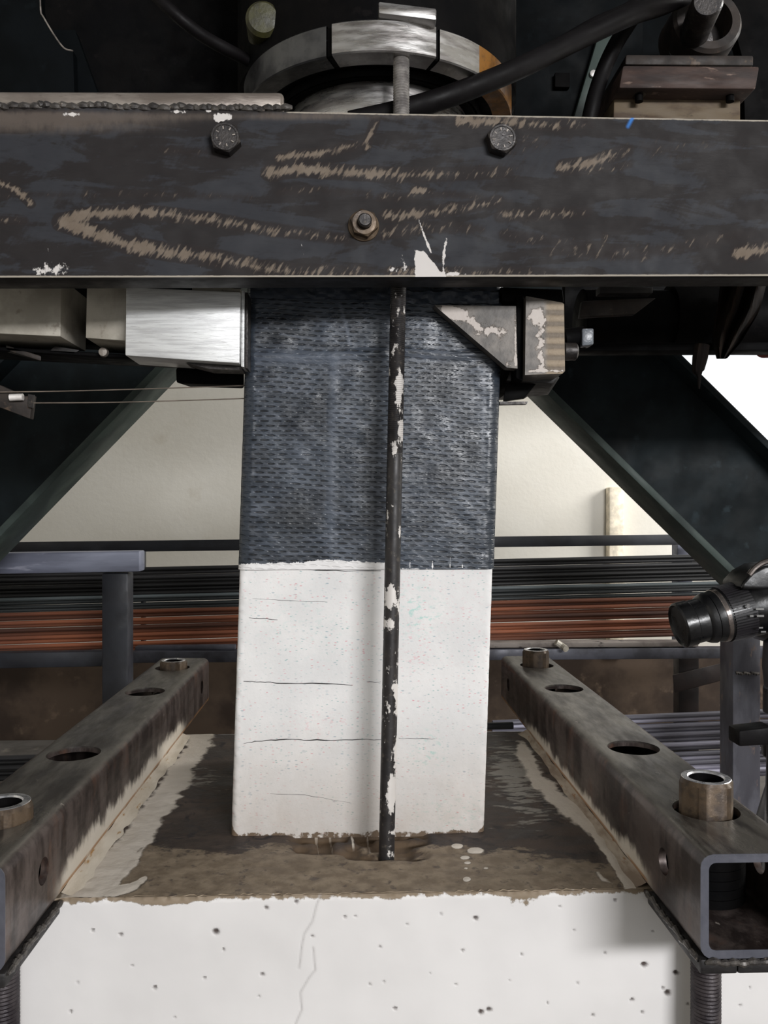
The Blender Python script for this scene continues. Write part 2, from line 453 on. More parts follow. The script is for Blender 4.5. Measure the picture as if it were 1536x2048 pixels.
# ---------------------------------------------------------------- mesh builder
class MB:
    def __init__(self):
        self.v, self.f, self.a, self.n = [], [], {}, 0

    def add(self, verts, faces, attrs=None):
        verts = np.asarray(verts, float).reshape(-1, 3)
        k = len(verts)
        self.v.append(verts)
        self.f += [tuple(int(i) + self.n for i in f) for f in faces]
        for nm, arr in (attrs or {}).items():
            self.a.setdefault(nm, []).append((self.n, np.asarray(arr, float).ravel()))
        self.n += k
        return self

    def hexa(self, c):
        """eight corners: near TL TR BR BL, far TL TR BR BL"""
        return self.add(c, [(0, 3, 2, 1), (4, 5, 6, 7), (0, 1, 5, 4), (3, 7, 6, 2), (0, 4, 7, 3), (1, 2, 6, 5)])

    def box(self, x0, x1, y0, y1, z0, z1):
        return self.hexa([(x0, y0, z1), (x1, y0, z1), (x1, y0, z0), (x0, y0, z0), (x0, y1, z1), (x1, y1, z1), (x1, y1, z0), (x0, y1, z0)])

    def face_box(self, px, Y, depth, Ys=None):
        """a block whose near face has the four picture corners TL TR BR BL and that runs straight back by depth"""
        Ys = Ys or [Y] * 4
        near = [at(p[0], p[1], y) for p, y in zip(px, Ys)]
        return self.hexa(near + [p + np.array([0, depth, 0]) for p in near])

    def prism(self, poly, depth, direction=(0, 1, 0)):
        p = np.asarray(poly, float)
        k = len(p)
        q = p + np.array(direction, float) * depth
        f = [tuple(range(k))[::-1], tuple(range(k, 2 * k))] + [(i, (i + 1) % k, k + (i + 1) % k, k + i) for i in range(k)]
        return self.add(np.vstack([p, q]), f)

    def grid(self, P, attrs=None):
        nv, nu = P.shape[:2]
        i = np.arange(nv * nu).reshape(nv, nu)
        F = np.stack([i[:-1, :-1], i[:-1, 1:], i[1:, 1:], i[1:, :-1]], -1).reshape(-1, 4)
        return self.add(P.reshape(-1, 3), F.tolist(), attrs)

    def lathe(self, o, axis, rings, n=32, cap0=True, cap1=True, ang0=0.0, ang1=2 * math.pi, hexr=None):
        """rings: (distance along axis, radius or 'hex' radius tuple ('h', across-flats/2))"""
        o = np.array(o, float)
        A = Vector(axis).normalized()
        U = A.orthogonal().normalized() if abs(A.z) < 0.95 else Vector((1, 0, 0))
        U = (U - A * U.dot(A)).normalized()
        W = A.cross(U)
        A, U, W = np.array(A), np.array(U), np.array(W)
        full = abs(ang1 - ang0 - 2 * math.pi) < 1e-6
        k = n if full else n + 1
        th = ang0 + (ang1 - ang0) * np.arange(k) / n
        vs = []
        for d, r in rings:
            if isinstance(r, tuple):
                rr = r[1] / np.cos((th % (math.pi / 3)) - math.pi / 6)
                if len(r) > 2: rr = np.minimum(rr, r[2])
            else:
                rr = np.full(k, r)
            vs.append(o + A * d + np.outer(rr * np.cos(th), U) + np.outer(rr * np.sin(th), W))
        f = []
        for j in range(len(rings) - 1):
            for i in range(k if full else k - 1):
                a, b = j * k + i, j * k + (i + 1) % k
                f.append((a, b, b + k, a + k))
        if cap0: f.append(tuple(range(k))[::-1])
        if cap1: f.append(tuple((len(rings) - 1) * k + i for i in range(k)))
        return self.add(np.vstack(vs), f)

    def rod(self, p0, p1, r, n=16, r1=None):
        p0, p1 = np.array(p0, float), np.array(p1, float)
        L = float(np.linalg.norm(p1 - p0))
        return self.lathe(p0, p1 - p0, [(0, r), (L, r if r1 is None else r1)], n)

    def thread(self, p0, p1, r, pitch=0.0035, n=20, depth=0.08):
        p0, p1 = np.array(p0, float), np.array(p1, float)
        L = float(np.linalg.norm(p1 - p0))
        k = max(2, int(L / pitch))
        rings = []
        for i in range(k):
            rings += [(L * i / k, r * (1 - depth)), (L * (i + 0.5) / k, r)]
        rings.append((L, r * (1 - depth)))
        return self.lathe(p0, p1 - p0, rings, n)

    def tube(self, pts, r, n=12, sub=8):
        pts = [np.array(p, float) for p in pts]
        if sub > 1 and len(pts) > 2:
            q = [2 * pts[0] - pts[1]] + pts + [2 * pts[-1] - pts[-2]]
            s = []
            for i in range(1, len(q) - 2):
                for t in np.linspace(0, 1, sub, endpoint=False):
                    a, b, c, d = q[i - 1], q[i], q[i + 1], q[i + 2]
                    s.append(0.5 * ((2 * b) + (c - a) * t + (2 * a - 5 * b + 4 * c - d) * t * t + (3 * b - a - 3 * c + d) * t ** 3))
            pts = s + [pts[-1]]
        rs = r if hasattr(r, '__len__') else [r] * len(pts)
        if len(rs) != len(pts):
            rs = np.interp(np.linspace(0, 1, len(pts)), np.linspace(0, 1, len(rs)), rs)
        vs, U = [], None
        for i, p in enumerate(pts):
            T = pts[min(i + 1, len(pts) - 1)] - pts[max(i - 1, 0)]
            T = T / np.linalg.norm(T)
            if U is None:
                U = np.array(Vector(T).orthogonal().normalized())
            U = U - T * (U @ T)
            U /= np.linalg.norm(U)
            W = np.cross(T, U)
            th = np.arange(n) * 2 * math.pi / n
            vs.append(p + rs[i] * (np.outer(np.cos(th), U) + np.outer(np.sin(th), W)))
        f = [(j * n + i, j * n + (i + 1) % n, (j + 1) * n + (i + 1) % n, (j + 1) * n + i) for j in range(len(pts) - 1) for i in range(n)]
        f += [tuple(range(n))[::-1], tuple((len(pts) - 1) * n + i for i in range(n))]
        return self.add(np.vstack(vs), f)

    def mesh(self, name, off, bevel=0.0, seg=2, recalc=True, sharp=35):
        V = np.vstack(self.v) - np.array(off)
        me = bpy.data.meshes.new(name)
        me.from_pydata(V.tolist(), [], self.f)
        for nm, chunks in self.a.items():
            arr = np.zeros(len(V))
            for s, c in chunks:
                arr[s:s + len(c)] = c
            me.attributes.new(nm, 'FLOAT', 'POINT').data.foreach_set('value', arr.astype(np.float32))
        if recalc or bevel:
            bm = bmesh.new()
            bm.from_mesh(me)
            if recalc: bmesh.ops.recalc_face_normals(bm, faces=bm.faces)
            if bevel:
                es = [e for e in bm.edges if len(e.link_faces) == 2 and e.calc_face_angle(0) > R(28)]
                bmesh.ops.bevel(bm, geom=es, offset=bevel, segments=seg, affect='EDGES', profile=0.5, clamp_overlap=True)
            bm.to_mesh(me)
            bm.free()
        me.polygons.foreach_set('use_smooth', [True] * len(me.polygons))
        me.set_sharp_from_angle(angle=R(sharp))
        return me


def prop(o, label=None, cat=None, group=None, kind=None):
    for k, v in (('label', label), ('category', cat), ('group', group), ('kind', kind)):
        if v: o[k] = v
    return o


def thing(name, loc, label, cat, group=None):
    o = bpy.data.objects.new(name, None)
    o.empty_display_size = 0.02
    o.location = tuple(float(c) for c in loc)
    COL.objects.link(o)
    return prop(o, label, cat, group)


def wloc(o):
    l = Vector(o.location)
    while o.parent:
        o = o.parent
        l += Vector(o.location)
    return l


def part(name, mb, mat, parent=None, loc=None, label=None, **kw):
    """link an MB (in world coordinates) as one mesh object, a child of parent when there is one"""
    off = Vector(loc) if loc is not None else (wloc(parent) if parent else Vector((0, 0, 0)))
    me = mb.mesh(name, tuple(off), **kw)
    me.materials.append(mat)
    o = bpy.data.objects.new(name, me)
    if parent:
        o.parent = parent
        o.location = off - wloc(parent)
    else:
        o.location = off
    COL.objects.link(o)
    if label: o['label'] = label
    return o


def struct(name, mb, mat, parent=None, **kw):
    return prop(part(name, mb, mat, parent, **kw), kind='structure')


# ---------------------------------------------------------------- room
WY = 3.30                        # the back wall
wx0, wz0, wz1 = at(1269, 850, WY)[0], at(1450, 905, WY)[2], ZC + 2.55
wx1 = 2.75
mb = MB()
mb.box(-3.2, wx0, WY, WY + 0.2, 0, 5.0).box(wx1, 3.6, WY, WY + 0.2, 0, 5.0)
mb.box(wx0, wx1, WY, WY + 0.2, 0, wz0).box(wx0, wx1, WY, WY + 0.2, wz1, 5.0)
struct('wall_back', mb, WALL)
struct('wall_left', MB().box(-3.4, -3.2, -4.6, WY + 0.2, 0, 5.0), WALL)
struct('wall_right', MB().box(3.6, 3.8, -4.6, WY + 0.2, 0, 5.0), WALL)
struct('wall_front', MB().box(-3.4, -0.9, -4.6, -4.4, 0, 5.0).box(3.0, 3.8, -4.6, -4.4, 0, 5.0).box(-0.9, 3.0, -4.6, -4.4, 3.0, 5.0), WALL)
struct('floor', MB().box(-3.4, 3.8, -4.6, WY + 0.2, -0.15, 0), FLOORM)
struct('ceiling', MB().box(-3.4, 3.8, -4.6, WY + 0.2, 5.0, 5.15), CEIL)
zd = at(1100, 1312, WY)[2]
struct('baseboard_back', MB().box(-3.2, 3.6, WY - 0.03, WY, 0, zd), DADO)
wroot = thing('window_1', (wx0, WY, wz0), None, None)
wroot['kind'] = 'structure'
mb = MB()
mb.box(wx0, wx1, WY + 0.02, WY + 0.10, wz0, wz0 + 0.05).box(wx0, wx1, WY + 0.02, WY + 0.10, wz1 - 0.05, wz1)
mb.box(wx0, wx0 + 0.05, WY + 0.02, WY + 0.10, wz0 + 0.05, wz1 - 0.05).box(wx1 - 0.05, wx1, WY + 0.02, WY + 0.10, wz0 + 0.05, wz1 - 0.05)
part('window_frame', mb, FRAMEM, wroot, bevel=0.004)
a, b = at(1211, 975, WY), at(1235, 975, WY)
struct('trim_1', MB().box(a[0], b[0] + 0.012, WY - 0.05, WY, zd, a[2]), TRIM, bevel=0.006)

# ---------------------------------------------------------------- footing
ZF = ZC - 0.385                  # top of the concrete footing
FY0, FY1, FX0, FX1 = 0.828, 1.425, -0.43, 0.432
foot = thing('concrete_footing', (0.0, FY0, 0.0), 'white painted concrete footing block with bare stained top under the column', 'footing')
nu, nv = 580, 250
U, V = np.meshgrid(np.linspace(FX0, FX1, nu), np.linspace(ZF, 0.14, nv))
P = np.stack([U, np.full_like(U, FY0), V], -1)
px, py = proj(P)
pit = np.zeros_like(px)
pits = [(242, 1868, 5), (186, 1860, 4), (432, 1863, 8), (447, 1898, 4), (533, 1815, 5), (593, 1803, 5), (625, 1872, 4), (690, 1833, 4), (711, 1832, 3), (760, 1893, 4),
        (814, 1848, 3), (882, 1827, 3), (951, 1836, 6), (925, 1900, 4), (490, 1894, 2), (525, 1948, 5), (518, 1991, 3), (409, 1955, 4), (310, 1974, 5), (142, 2022, 4),
        (790, 2016, 5), (962, 2024, 7), (978, 2019, 6), (740, 1968, 3), (768, 1963, 3), (912, 1968, 3), (1043, 1908, 3), (1148, 1860, 3), (1155, 1965, 3), (1288, 1928, 8),
        (1352, 1945, 7), (1264, 1999, 5), (1306, 1862, 3), (1335, 1985, 8), (1325, 1975, 4), (1376, 2008, 4), (1284, 2024, 4), (1210, 1905, 3), (1095, 2005, 3), (1185, 2030, 4),
        (1480, 2010, 4), (1500, 1975, 3), (265, 1930, 3), (156, 1964, 3), (350, 2035, 3), (1345, 1795, 3), (1230, 1800, 4), (1120, 1812, 3), (860, 1945, 2), (1020, 1960, 2)]
for cx, cy, r in pits:
    q = 0.75 + 0.5 * vnoise(px / 4 + cx, py / 4, 3)
    pit = np.maximum(pit, smooth(np.hypot((px - cx) / 1.15, py - cy) / (r * 0.85 * q), 1.15, 0.45) * min(1.0, 0.35 + r * 0.1))
crk = np.maximum(stroke(px, py, [(640, 1790), (632, 1812), (624, 1843), (608, 1868), (603, 1890), (598, 1935)], 3.4), stroke(px, py, [(626, 1895), (630, 1940), (618, 1955), (600, 1985), (603, 2020), (590, 2050)], 3.4)) * 0.75
ze = (ZF - P[..., 2])
bare = smooth(ze, 0.010, 0.0) * 0.75 + blob(px, py, 330, 1800, 70, 16, 0.6) + blob(px, py, 1040, 1800, 60, 22, 0.55) + blob(px, py, 760, 1790, 60, 14, 0.2)
dy = 0.0022 * pit + 0.0010 * crk - 0.0012 * vnoise(px / 60, py / 60, 5) + smooth(ze, 0.006, 0.0) * 0.005 * vnoise(px / 9, py / 9, 6)
P[..., 1] += dy
mb = MB().grid(P, dict(pit=pit, crack=crk, bare=bare))
mb.add([(FX0, FY0, ZF - 0.0), (FX0, FY1, ZF), (FX0, FY1, 0), (FX0, FY0, 0.0), (FX1, FY0, ZF), (FX1, FY1, ZF), (FX1, FY1, 0), (FX1, FY0, 0), (FX0, FY0, 0.14), (FX1, FY0, 0.14)],
       [(0, 1, 2, 3), (4, 7, 6, 5), (1, 5, 6, 2), (8, 9, 7, 3)[::-1]])
part('painted_body', mb, FRONTPAINT, foot, recalc=False)
nu, nv = 440, 320
U, V = np.meshgrid(np.linspace(FX0, FX1, nu), np.linspace(FY1, FY0, nv))
P = np.stack([U, V, np.full_like(U, ZF)], -1)
px, py = proj(P)
tanm = smooth(py, 1665, 1730) * 1.0 - 0.5 * smooth(px, 950, 1180) * smooth(py, 1790, 1700)
hole = np.exp(-(((px - 775) / 85) ** 4)) * smooth(py, 1725, 1712) * smooth(py, 1655, 1672) + np.exp(-(((px - 640) / 70) ** 4)) * smooth(py, 1712, 1702) * 0.6 * smooth(py, 1655, 1672)
hole = hole * (0.35 + 1.1 * vnoise(px / 26, py / 9, 31))
tanm = tanm * (1 - smooth(hole, .2, .6)) + hole * 0.3
white = stroke(px, py, [(150, 1812), (262, 1690), (340, 1580), (405, 1478)], 50, 1.25, 0.8)
white = np.maximum(white, stroke(px, py, [(215, 1785), (285, 1700), (316, 1640)], 22, 0.9, 0.6))
white = np.maximum(white, stroke(px, py, [(225, 1785), (262, 1775), (290, 1757)], 17, 1.2, 0.9))
white = np.maximum(white, stroke(px, py, [(1045, 1500), (1075, 1560), (1130, 1610), (1180, 1650)], 36, 0.75, 1.0))
white = np.maximum(white, stroke(px, py, [(1180, 1650), (1215, 1705), (1262, 1780)], 18, 0.9, 1.0))
white = np.maximum(white, stroke(px, py, [(1195, 1745), (1205, 1760), (1235, 1772)], 12, 0.5, 0.5))
for cx, cy, rx, ry in [(915, 1693, 16, 7), (950, 1701, 22, 9), (930, 1715, 12, 5), (935, 1726, 9, 4), (932, 1737, 6, 3), (934, 1758, 10, 6), (972, 1737, 8, 4), (400, 1470, 40, 8)]:
    white = np.maximum(white, blob(px, py, cx, cy, rx, ry, 1.0))
for cx in (632, 703, 735, 660):
    white = np.maximum(white, stroke(px, py, [(cx, 1665), (cx + 6, 1700)], 7, 0.8, 0.5))
grey = blob(px, py, 1020, 1530, 70, 60, 0.62) + blob(px, py, 1050, 1610, 80, 70, 0.5) + blob(px, py, 400, 1555, 90, 30, 0.42) + smooth(py, 1460, 1440) * 0.4
brown = 0.75 * smooth(hole, 0.25, 0.6)
P[..., 2] += -0.010 * smooth(hole, 0.2, 0.8) + 0.0012 * np.clip(white, 0, 1) - 0.0012 * vnoise(px / 25, py / 12, 8)
part('bare_top', MB().grid(P, dict(tan=tanm, white=white, grey=grey, brown=brown)), TOPCONC, foot, label='brown stained bare concrete top with white paint smears', recalc=False)

# ---------------------------------------------------------------- anchor tubes, their plaster fillets and rods
TW, TH, TY0, TY1 = 0.100, 0.090, 0.695, 1.655
HOLES = [0.80, 1.012, 1.352, 1.555]


def anchor_tube(cx, mat, label, inner):
    root = thing('anchor_tube', (cx, TY0, ZF), label, 'steel tube')
    tmp = []

    def tmpobj(mb, **kw):
        me = mb.mesh('cut', (0, 0, 0), **kw)
        o = bpy.data.objects.new('cut', me)
        COL.objects.link(o)
        tmp.append(o)
        return o
    h = TW / 2
    z0, z1 = ZF + 0.0005, ZF + TH
    prof = lambda x0, x1, a, b, r: [(x, z) for (qx, qz, s) in ((x1, b, 0), (x0, b, 1), (x0, a, 2), (x1, a, 3)) for x, z in [
        (qx + (-r if s in (0, 3) else r) + r * math.cos(t), qz + (-r if s in (0, 1) else r) + r * math.sin(t)) for t in np.linspace(s * math.pi / 2, (s + 1) * math.pi / 2, 5)]]
    body = tmpobj(MB().prism([(x, TY0, z) for x, z in prof(cx - h, cx + h, z0, z1, 0.011)], TY1 - TY0))
    w = 0.0072
    cuts = [tmpobj(MB().prism([(x, TY0 - 0.01, z) for x, z in prof(cx - h + w, cx + h - w, z0 + w, z1 - w, 0.006)], TY1 - TY0 + 0.02))]
    for y in HOLES:
        cuts.append(tmpobj(MB().rod((cx, y, z1 - 0.03), (cx, y, z1 + 0.02), 0.0315, 40)))
    for y in (HOLES[0], HOLES[3]):
        cuts.append(tmpobj(MB().rod((cx, y, z0 - 0.02), (cx, y, z0 + 0.02), 0.0175, 32)))
    for y in (0.78, 1.58):
        cuts.append(tmpobj(MB().rod((cx - h - 0.02, y, ZF + 0.048), (cx + h + 0.02, y, ZF + 0.048), 0.0125, 28)))
    for c in cuts:
        md = body.modifiers.new('cut', 'BOOLEAN')
        md.object, md.operation, md.solver = c, 'DIFFERENCE', 'EXACT'
    bpy.context.view_layer.update()
    dg = bpy.context.evaluated_depsgraph_get()
    me = bpy.data.meshes.new_from_object(body.evaluated_get(dg))
    me.transform(Matrix.Translation(-Vector((cx, TY0, ZF))))
    for o in tmp:
        bpy.data.objects.remove(o)
    me.materials.clear()
    me.materials.append(mat)
    me.polygons.foreach_set('use_smooth', [True] * len(me.polygons))
    me.set_sharp_from_angle(angle=R(30))
    o = bpy.data.objects.new('tube_wall', me)
    o.parent = root
    COL.objects.link(o)
    # strip welded under the overhanging end, with its weld run
    part('base_strip', MB().box(cx - h, cx - 0.0175, TY0, FY0 - 0.004, ZF - 0.013, ZF).box(cx + 0.0175, cx + h, TY0, FY0 - 0.004, ZF - 0.013, ZF)
         .box(cx - 0.0175, cx + 0.0175, TY0, 0.782, ZF - 0.013, ZF), SCALE_STEEL, root, bevel=0.002)
    mb = MB()
    y = TY0 + 0.004
    while y < FY0 - 0.012:
        L = random.uniform(0.010, 0.022)
        xs = cx + inner * (h + 0.0002)
        mb.tube([(xs, y, ZF - 0.003), (xs + inner * 0.0008, y + L / 2, ZF - 0.001 + random.uniform(-0.0015, 0.0015)), (xs, y + L, ZF - 0.003)], [0.0015, 0.0034, 0.0018], 8, 3)
        y += L * random.uniform(0.55, 0.8)
    x = cx - h + 0.004
    while x < cx + h - 0.016:
        L = random.uniform(0.010, 0.020)
        mb.tube([(x, TY0 - 0.0002, ZF - 0.003), (x + L / 2, TY0 - 0.001, ZF - 0.002 + random.uniform(-0.0015, 0.0015)), (x + L, TY0 - 0.0002, ZF - 0.003)], [0.0015, 0.0036, 0.0018], 8, 3)
        x += L * random.uniform(0.55, 0.8)
    part('weld_bead', mb, WELD, root)
    # plaster squeezed out along the foot of the inner wall
    ys = np.linspace(FY0 + 0.004, FY1 - 0.01, 90)
    hh = (0.0065 if inner > 0 else 0.006) * (0.75 + 0.5 * vnoise(ys * 30, ys * 0 + cx * 9, 4))
    ww = (0.016 if inner > 0 else 0.011) * (0.6 + 0.8 * vnoise(ys * 22, ys * 0 + cx * 5, 9))
    x = cx + inner * h
    z = np.full_like(ys, ZF - 0.001)
    P = np.stack([np.stack([np.full_like(ys, x - inner * 0.002), ys, z + hh], -1), np.stack([x + inner * ww * 0.35, ys, z + hh * 0.42], -1), np.stack([x + inner * ww, ys, z], -1)], 0)
    part('plaster_fillet', MB().grid(P), PLASTER if inner > 0 else PLASTER_R, root, label='cream plaster squeezed out along the tube foot' if inner > 0 else 'grey brown plaster along the tube foot', recalc=False)
    return root


XL, XR = -0.340, 0.346
anchor_tube(XL, TUBE_L, 'square steel anchor tube left of the column, cream plaster along its foot', 1)
anchor_tube(XR, TUBE_R, 'dark square steel anchor tube right of the column, open end facing front', -1)


def anchor_bolt(cx, cy, ztop, af, label, rmat=THREAD):
    z1 = ZF + TH + ztop
    z0 = z1 - 0.062
    root = thing('anchor_bolt', (cx, cy, 0.0), label, 'bolt', 'long nuts and rods that hold the anchor tubes down')
    a = af / 2
    c = af / 2 * 1.09
    ri = 0.0165
    mb = MB().lathe((cx, cy, z0), (0, 0, 1), [(0, ('h', a, c)), (0.058, ('h', a, c)), (0.062, a * 0.97)], 48, True, False)
    n = part('coupling_nut', mb, NUT, root, sharp=22)
    part('nut_face', MB().lathe((cx, cy, z1), (0, 0, 1), [(0, a * 0.97), (0.0004, a * 0.95), (0.0004, ri + 0.0012), (-0.0012, ri)], 48, False, False), NUTFACE, n, label='bright worn top rim of the nut', sharp=30)
    part('bore', MB().lathe((cx, cy, z1), (0, 0, 1), [(-0.0012, ri), (-0.030, ri)], 48, False, True), BLACK_STEEL, n, label='dark threaded bore')
    mb = MB()
    zz, k = ZF + 0.0078, 0
    while zz < z0 - 0.003:
        t = min(0.009, z0 - zz)
        mb.lathe((cx, cy, zz), (0, 0, 1), [(0, 0.036), (t - 0.0006, 0.036)], 32)
        zz += t
        k += 1
    if k: part('washer_stack', mb, BLACK_STEEL, root)
    part('threaded_rod', MB().thread((cx, cy, 0.0), (cx, cy, z1 - 0.03), 0.0145, 0.0036, 24), rmat, root)
    return root


anchor_bolt(XL + 0.005, HOLES[0], 0.016, 0.050, 'near long nut and rod in the left anchor tube, cut by the left frame edge')
anchor_bolt(XL + 0.002, HOLES[3], 0.014, 0.046, 'far low nut at the back end of the left anchor tube')
anchor_bolt(XR, HOLES[0], 0.032, 0.048, 'near tall nut with bright rim in the front hole of the right anchor tube')
anchor_bolt(XR - 0.002, HOLES[3], 0.030, 0.046, 'far tall nut at the back end of the right anchor tube')

# ---------------------------------------------------------------- the column, leaning to the right under load
LEAN = 0.0325
CYF, CW, CD, CX = 0.98, 0.302, 0.302, 0.0045
ZS = at(700, 1132, CYF)[2]       # the seam between white paint and carbon sheet
colm = thing('concrete_column', (CX, CYF, ZF), 'square leaning concrete column, blue-grey carbon sheet above speckled white paint', 'column')


def shell(z0, z1, grow, r, nf, nz, fn=None):
    h, d = CW / 2 + grow, CD + grow
    fx = np.linspace(-h + r, h - r, nf)
    ring = [(x, -grow) for x in fx]
    for cx_, cy_, s in ((h - r, r - grow, -90), (h - r, d - r, 0), (-h + r, d - r, 90), (-h + r, r - grow, 180)):
        ring += [(cx_ + r * math.cos(R(s + t)), cy_ + r * math.sin(R(s + t))) for t in np.linspace(0, 90, 7)[(1 if s == -90 else 0):(-1 if s == 180 else None)]]
    ring = np.array(ring)
    k = len(ring)
    zs = np.linspace(z1, z0, nz)
    P = np.empty((nz, k, 3))
    P[..., 0] = CX + ring[None, :, 0] + LEAN * (zs[:, None] - ZF)
    P[..., 1] = CYF + ring[None, :, 1]
    P[..., 2] = zs[:, None]
    px, py = proj(P)
    attrs = {}
    if fn:
        dyy, attrs = fn(px, py, P)
        P[..., 1] += dyy
    i = np.arange(nz * k).reshape(nz, k)
    j = np.roll(i, -1, 1)
    F = np.stack([i[:-1], j[:-1], j[1:], i[1:]], -1).reshape(-1, 4).tolist()
    F += [tuple(i[0])[::-1], tuple(i[-1])]
    return MB().add(P.reshape(-1, 3), F, attrs)


def core_fn(px, py, P):
    z = P[..., 2] - ZF
    bare = smooth(z, 0.007, 0.0) * 0.55
    edge = smooth(np.abs(P[..., 0] - CX - LEAN * z), CW / 2 - 0.012, CW / 2 - 0.002)
    bare = bare + edge * smooth(z, 0.03, 0.0) * 0.5
    teal = blob(px, py, 835, 1225, 55, 50, 0.9) + blob(px, py, 855, 1500, 38, 45, 0.9) + blob(px, py, 900, 1630, 80, 40, 0.7) + blob(px, py, 600, 1250, 120, 90, 0.2)
    pink = blob(px, py, 830, 1300, 35, 60, 0.8) + blob(px, py, 640, 1450, 60, 30, 0.6) + blob(px, py, 805, 1160, 18, 60, 0.8) + blob(px, py, 930, 1220, 60, 120, 0.3)
    dyy = 0.0018 * (vnoise(P[..., 0] * 180, P[..., 2] * 180, 2) - 0.5) * edge + 0.0008 * vnoise(P[..., 0] * 45, P[..., 2] * 45, 7)
    return dyy, dict(bare=bare, teal=teal, pink=pink, base_shade=smooth(z, 0.17, 0.0))  # last mask: painted shade, stronger towards the foot


def wrap_fn(px, py, P):
    xl = P[..., 0] - CX - LEAN * (P[..., 2] - ZF)
    seam = np.interp(px, [480, 600, 640, 770, 800, 900, 975], [1130, 1126, 1120, 1128, 1139, 1142, 1140])
    paint = smooth(py, seam - 9, seam + 7) * 1.0
    for cx in (572, 592, 545, 675, 820, 865, 900, 925):
        paint = np.maximum(paint, stroke(px, py, [(cx, 1105), (cx, 1135)], 3, 0.25, 0.8))
    smear = blob(px, py, 600, 716, 130, 18, 0.9) + blob(px, py, 870, 712, 90, 16, 0.6) + stroke(px, py, [(668, 720), (664, 900), (662, 1090)], 16, 0.75, 0.55) + stroke(px, py, [(680, 610), (695, 660), (700, 690)], 6, 0.8, 0.8)
    smear = smear + stroke(px, py, [(560, 668), (640, 680), (735, 692)], 3, 0.8, 0.5) + stroke(px, py, [(520, 655), (600, 657)], 3, 0.5, 0.5) + stroke(px, py, [(960, 735), (968, 770), (965, 900)], 7, 0.5, 0.3)
    dark = blob(px, py, 590, 1035, 62, 48, 0.75) + blob(px, py, 560, 665, 80, 35, 0.6) + blob(px, py, 650, 790, 26, 60, 0.35) + blob(px, py, 900, 790, 60, 60, 0.3) + blob(px, py, 680, 900, 50, 70, 0.2)
    dark = np.maximum(dark, stroke(px, py, [(520, 712), (580, 716), (640, 700)], 4, 0.5, 0.5))
    dark = np.maximum(dark, stroke(px, py, [(818, 703), (880, 712), (960, 700), (985, 718)], 5, 0.9, 0.9))
    dark = np.maximum(dark, stroke(px, py, [(940, 735), (985, 718)], 4, 0.9, 0.9))
    edge = smooth(np.abs(xl), CW / 2 - 0.017, CW / 2 - 0.005) * 0.95
    fold = stroke(px, py, [(500, 712), (600, 716), (770, 706)], 14) + stroke(px, py, [(808, 703), (900, 712), (985, 705)], 12) + stroke(px, py, [(668, 720), (662, 1090)], 12) * 0.15
    dyy = -0.0018 * fold - 0.0012 * vnoise(P[..., 0] * 60, P[..., 2] * 60, 12) + 0.002 * edge * (vnoise(P[..., 0] * 150, P[..., 2] * 120, 13) - 0.5)
    return dyy, dict(paint=paint, smear=np.clip(smear, 0, 1), dark=np.clip(dark, 0, 1), edge=edge)


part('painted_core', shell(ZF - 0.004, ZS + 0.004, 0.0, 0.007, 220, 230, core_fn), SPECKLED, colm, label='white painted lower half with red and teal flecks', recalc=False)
ZT = ZC + 0.335
part('carbon_wrap', shell(ZS - 0.004, ZT, 0.0022, 0.013, 230, 320, wrap_fn), CARBON, colm, label='blue-grey woven carbon fibre wrap', recalc=False)
for x0, x1, ya, yb in ((500, 776, 569, 598), (806, 998, 581, 607)):
    P0, P1 = at(x0, ya, CYF - 0.01), at(x1, yb, CYF - 0.01)
    U, V = np.meshgrid(np.linspace(P0[0], P1[0], 60), np.linspace(P0[2], P1[2], 8))
    Y = CYF - 0.006 - 0.003 * vnoise(U * 220, V * 260, 15)
    mb = MB().grid(np.stack([U, Y, V + 0.002 * (vnoise(U * 160, V * 0, 16) - 0.5)], -1))
    mb.box(P0[0], P1[0], CYF - 0.0062, CYF - 0.001, P1[2] + 0.001, P0[2] - 0.001)
    part('sheet_edge', mb, RESIN, colm, label='folded resin-soaked edge of the carbon sheet', recalc=False)
for pts, w in (([(484, 1133), (520, 1136), (600, 1139), (690, 1142), (762, 1142)], 1.6), ([(487, 1363), (530, 1364), (560, 1366), (640, 1367), (705, 1371)], 1.5),
               ([(487, 1487), (515, 1482), (560, 1479), (620, 1480), (690, 1480), (762, 1479)], 1.4), ([(797, 1477), (840, 1477), (870, 1478)], 0.7), ([(505, 1197), (560, 1200), (655, 1204)], 0.6),
               ([(498, 1236), (555, 1239)], 0.8), ([(540, 1588), (610, 1590), (700, 1606)], 0.6), ([(733, 1364), (762, 1364)], 0.6)):
    mb, L = MB(), []
    for i in range(len(pts) - 1):
        for t in np.linspace(0, 1, 6)[(1 if i else 0):]:
            L.append((pts[i][0] + t * (pts[i + 1][0] - pts[i][0]), pts[i][1] + t * (pts[i + 1][1] - pts[i][1]) + random.uniform(-0.9, 0.9)))
    n = len(L)
    rows = [[], [], []]
    for i, (x, y) in enumerate(L):
        hw = w * (0.35 + 0.75 * math.sin(math.pi * min(1, max(0.02, (i + 0.5) / n)))) * random.uniform(0.7, 1.2)
        rows[0].append(at(x, y - hw, CYF + 0.0008)); rows[1].append(at(x, y, CYF - 0.0004)); rows[2].append(at(x, y + hw, CYF + 0.0008))
    P = np.array(rows)
    part('crack', MB().grid(P), CRACKM, colm, recalc=False)

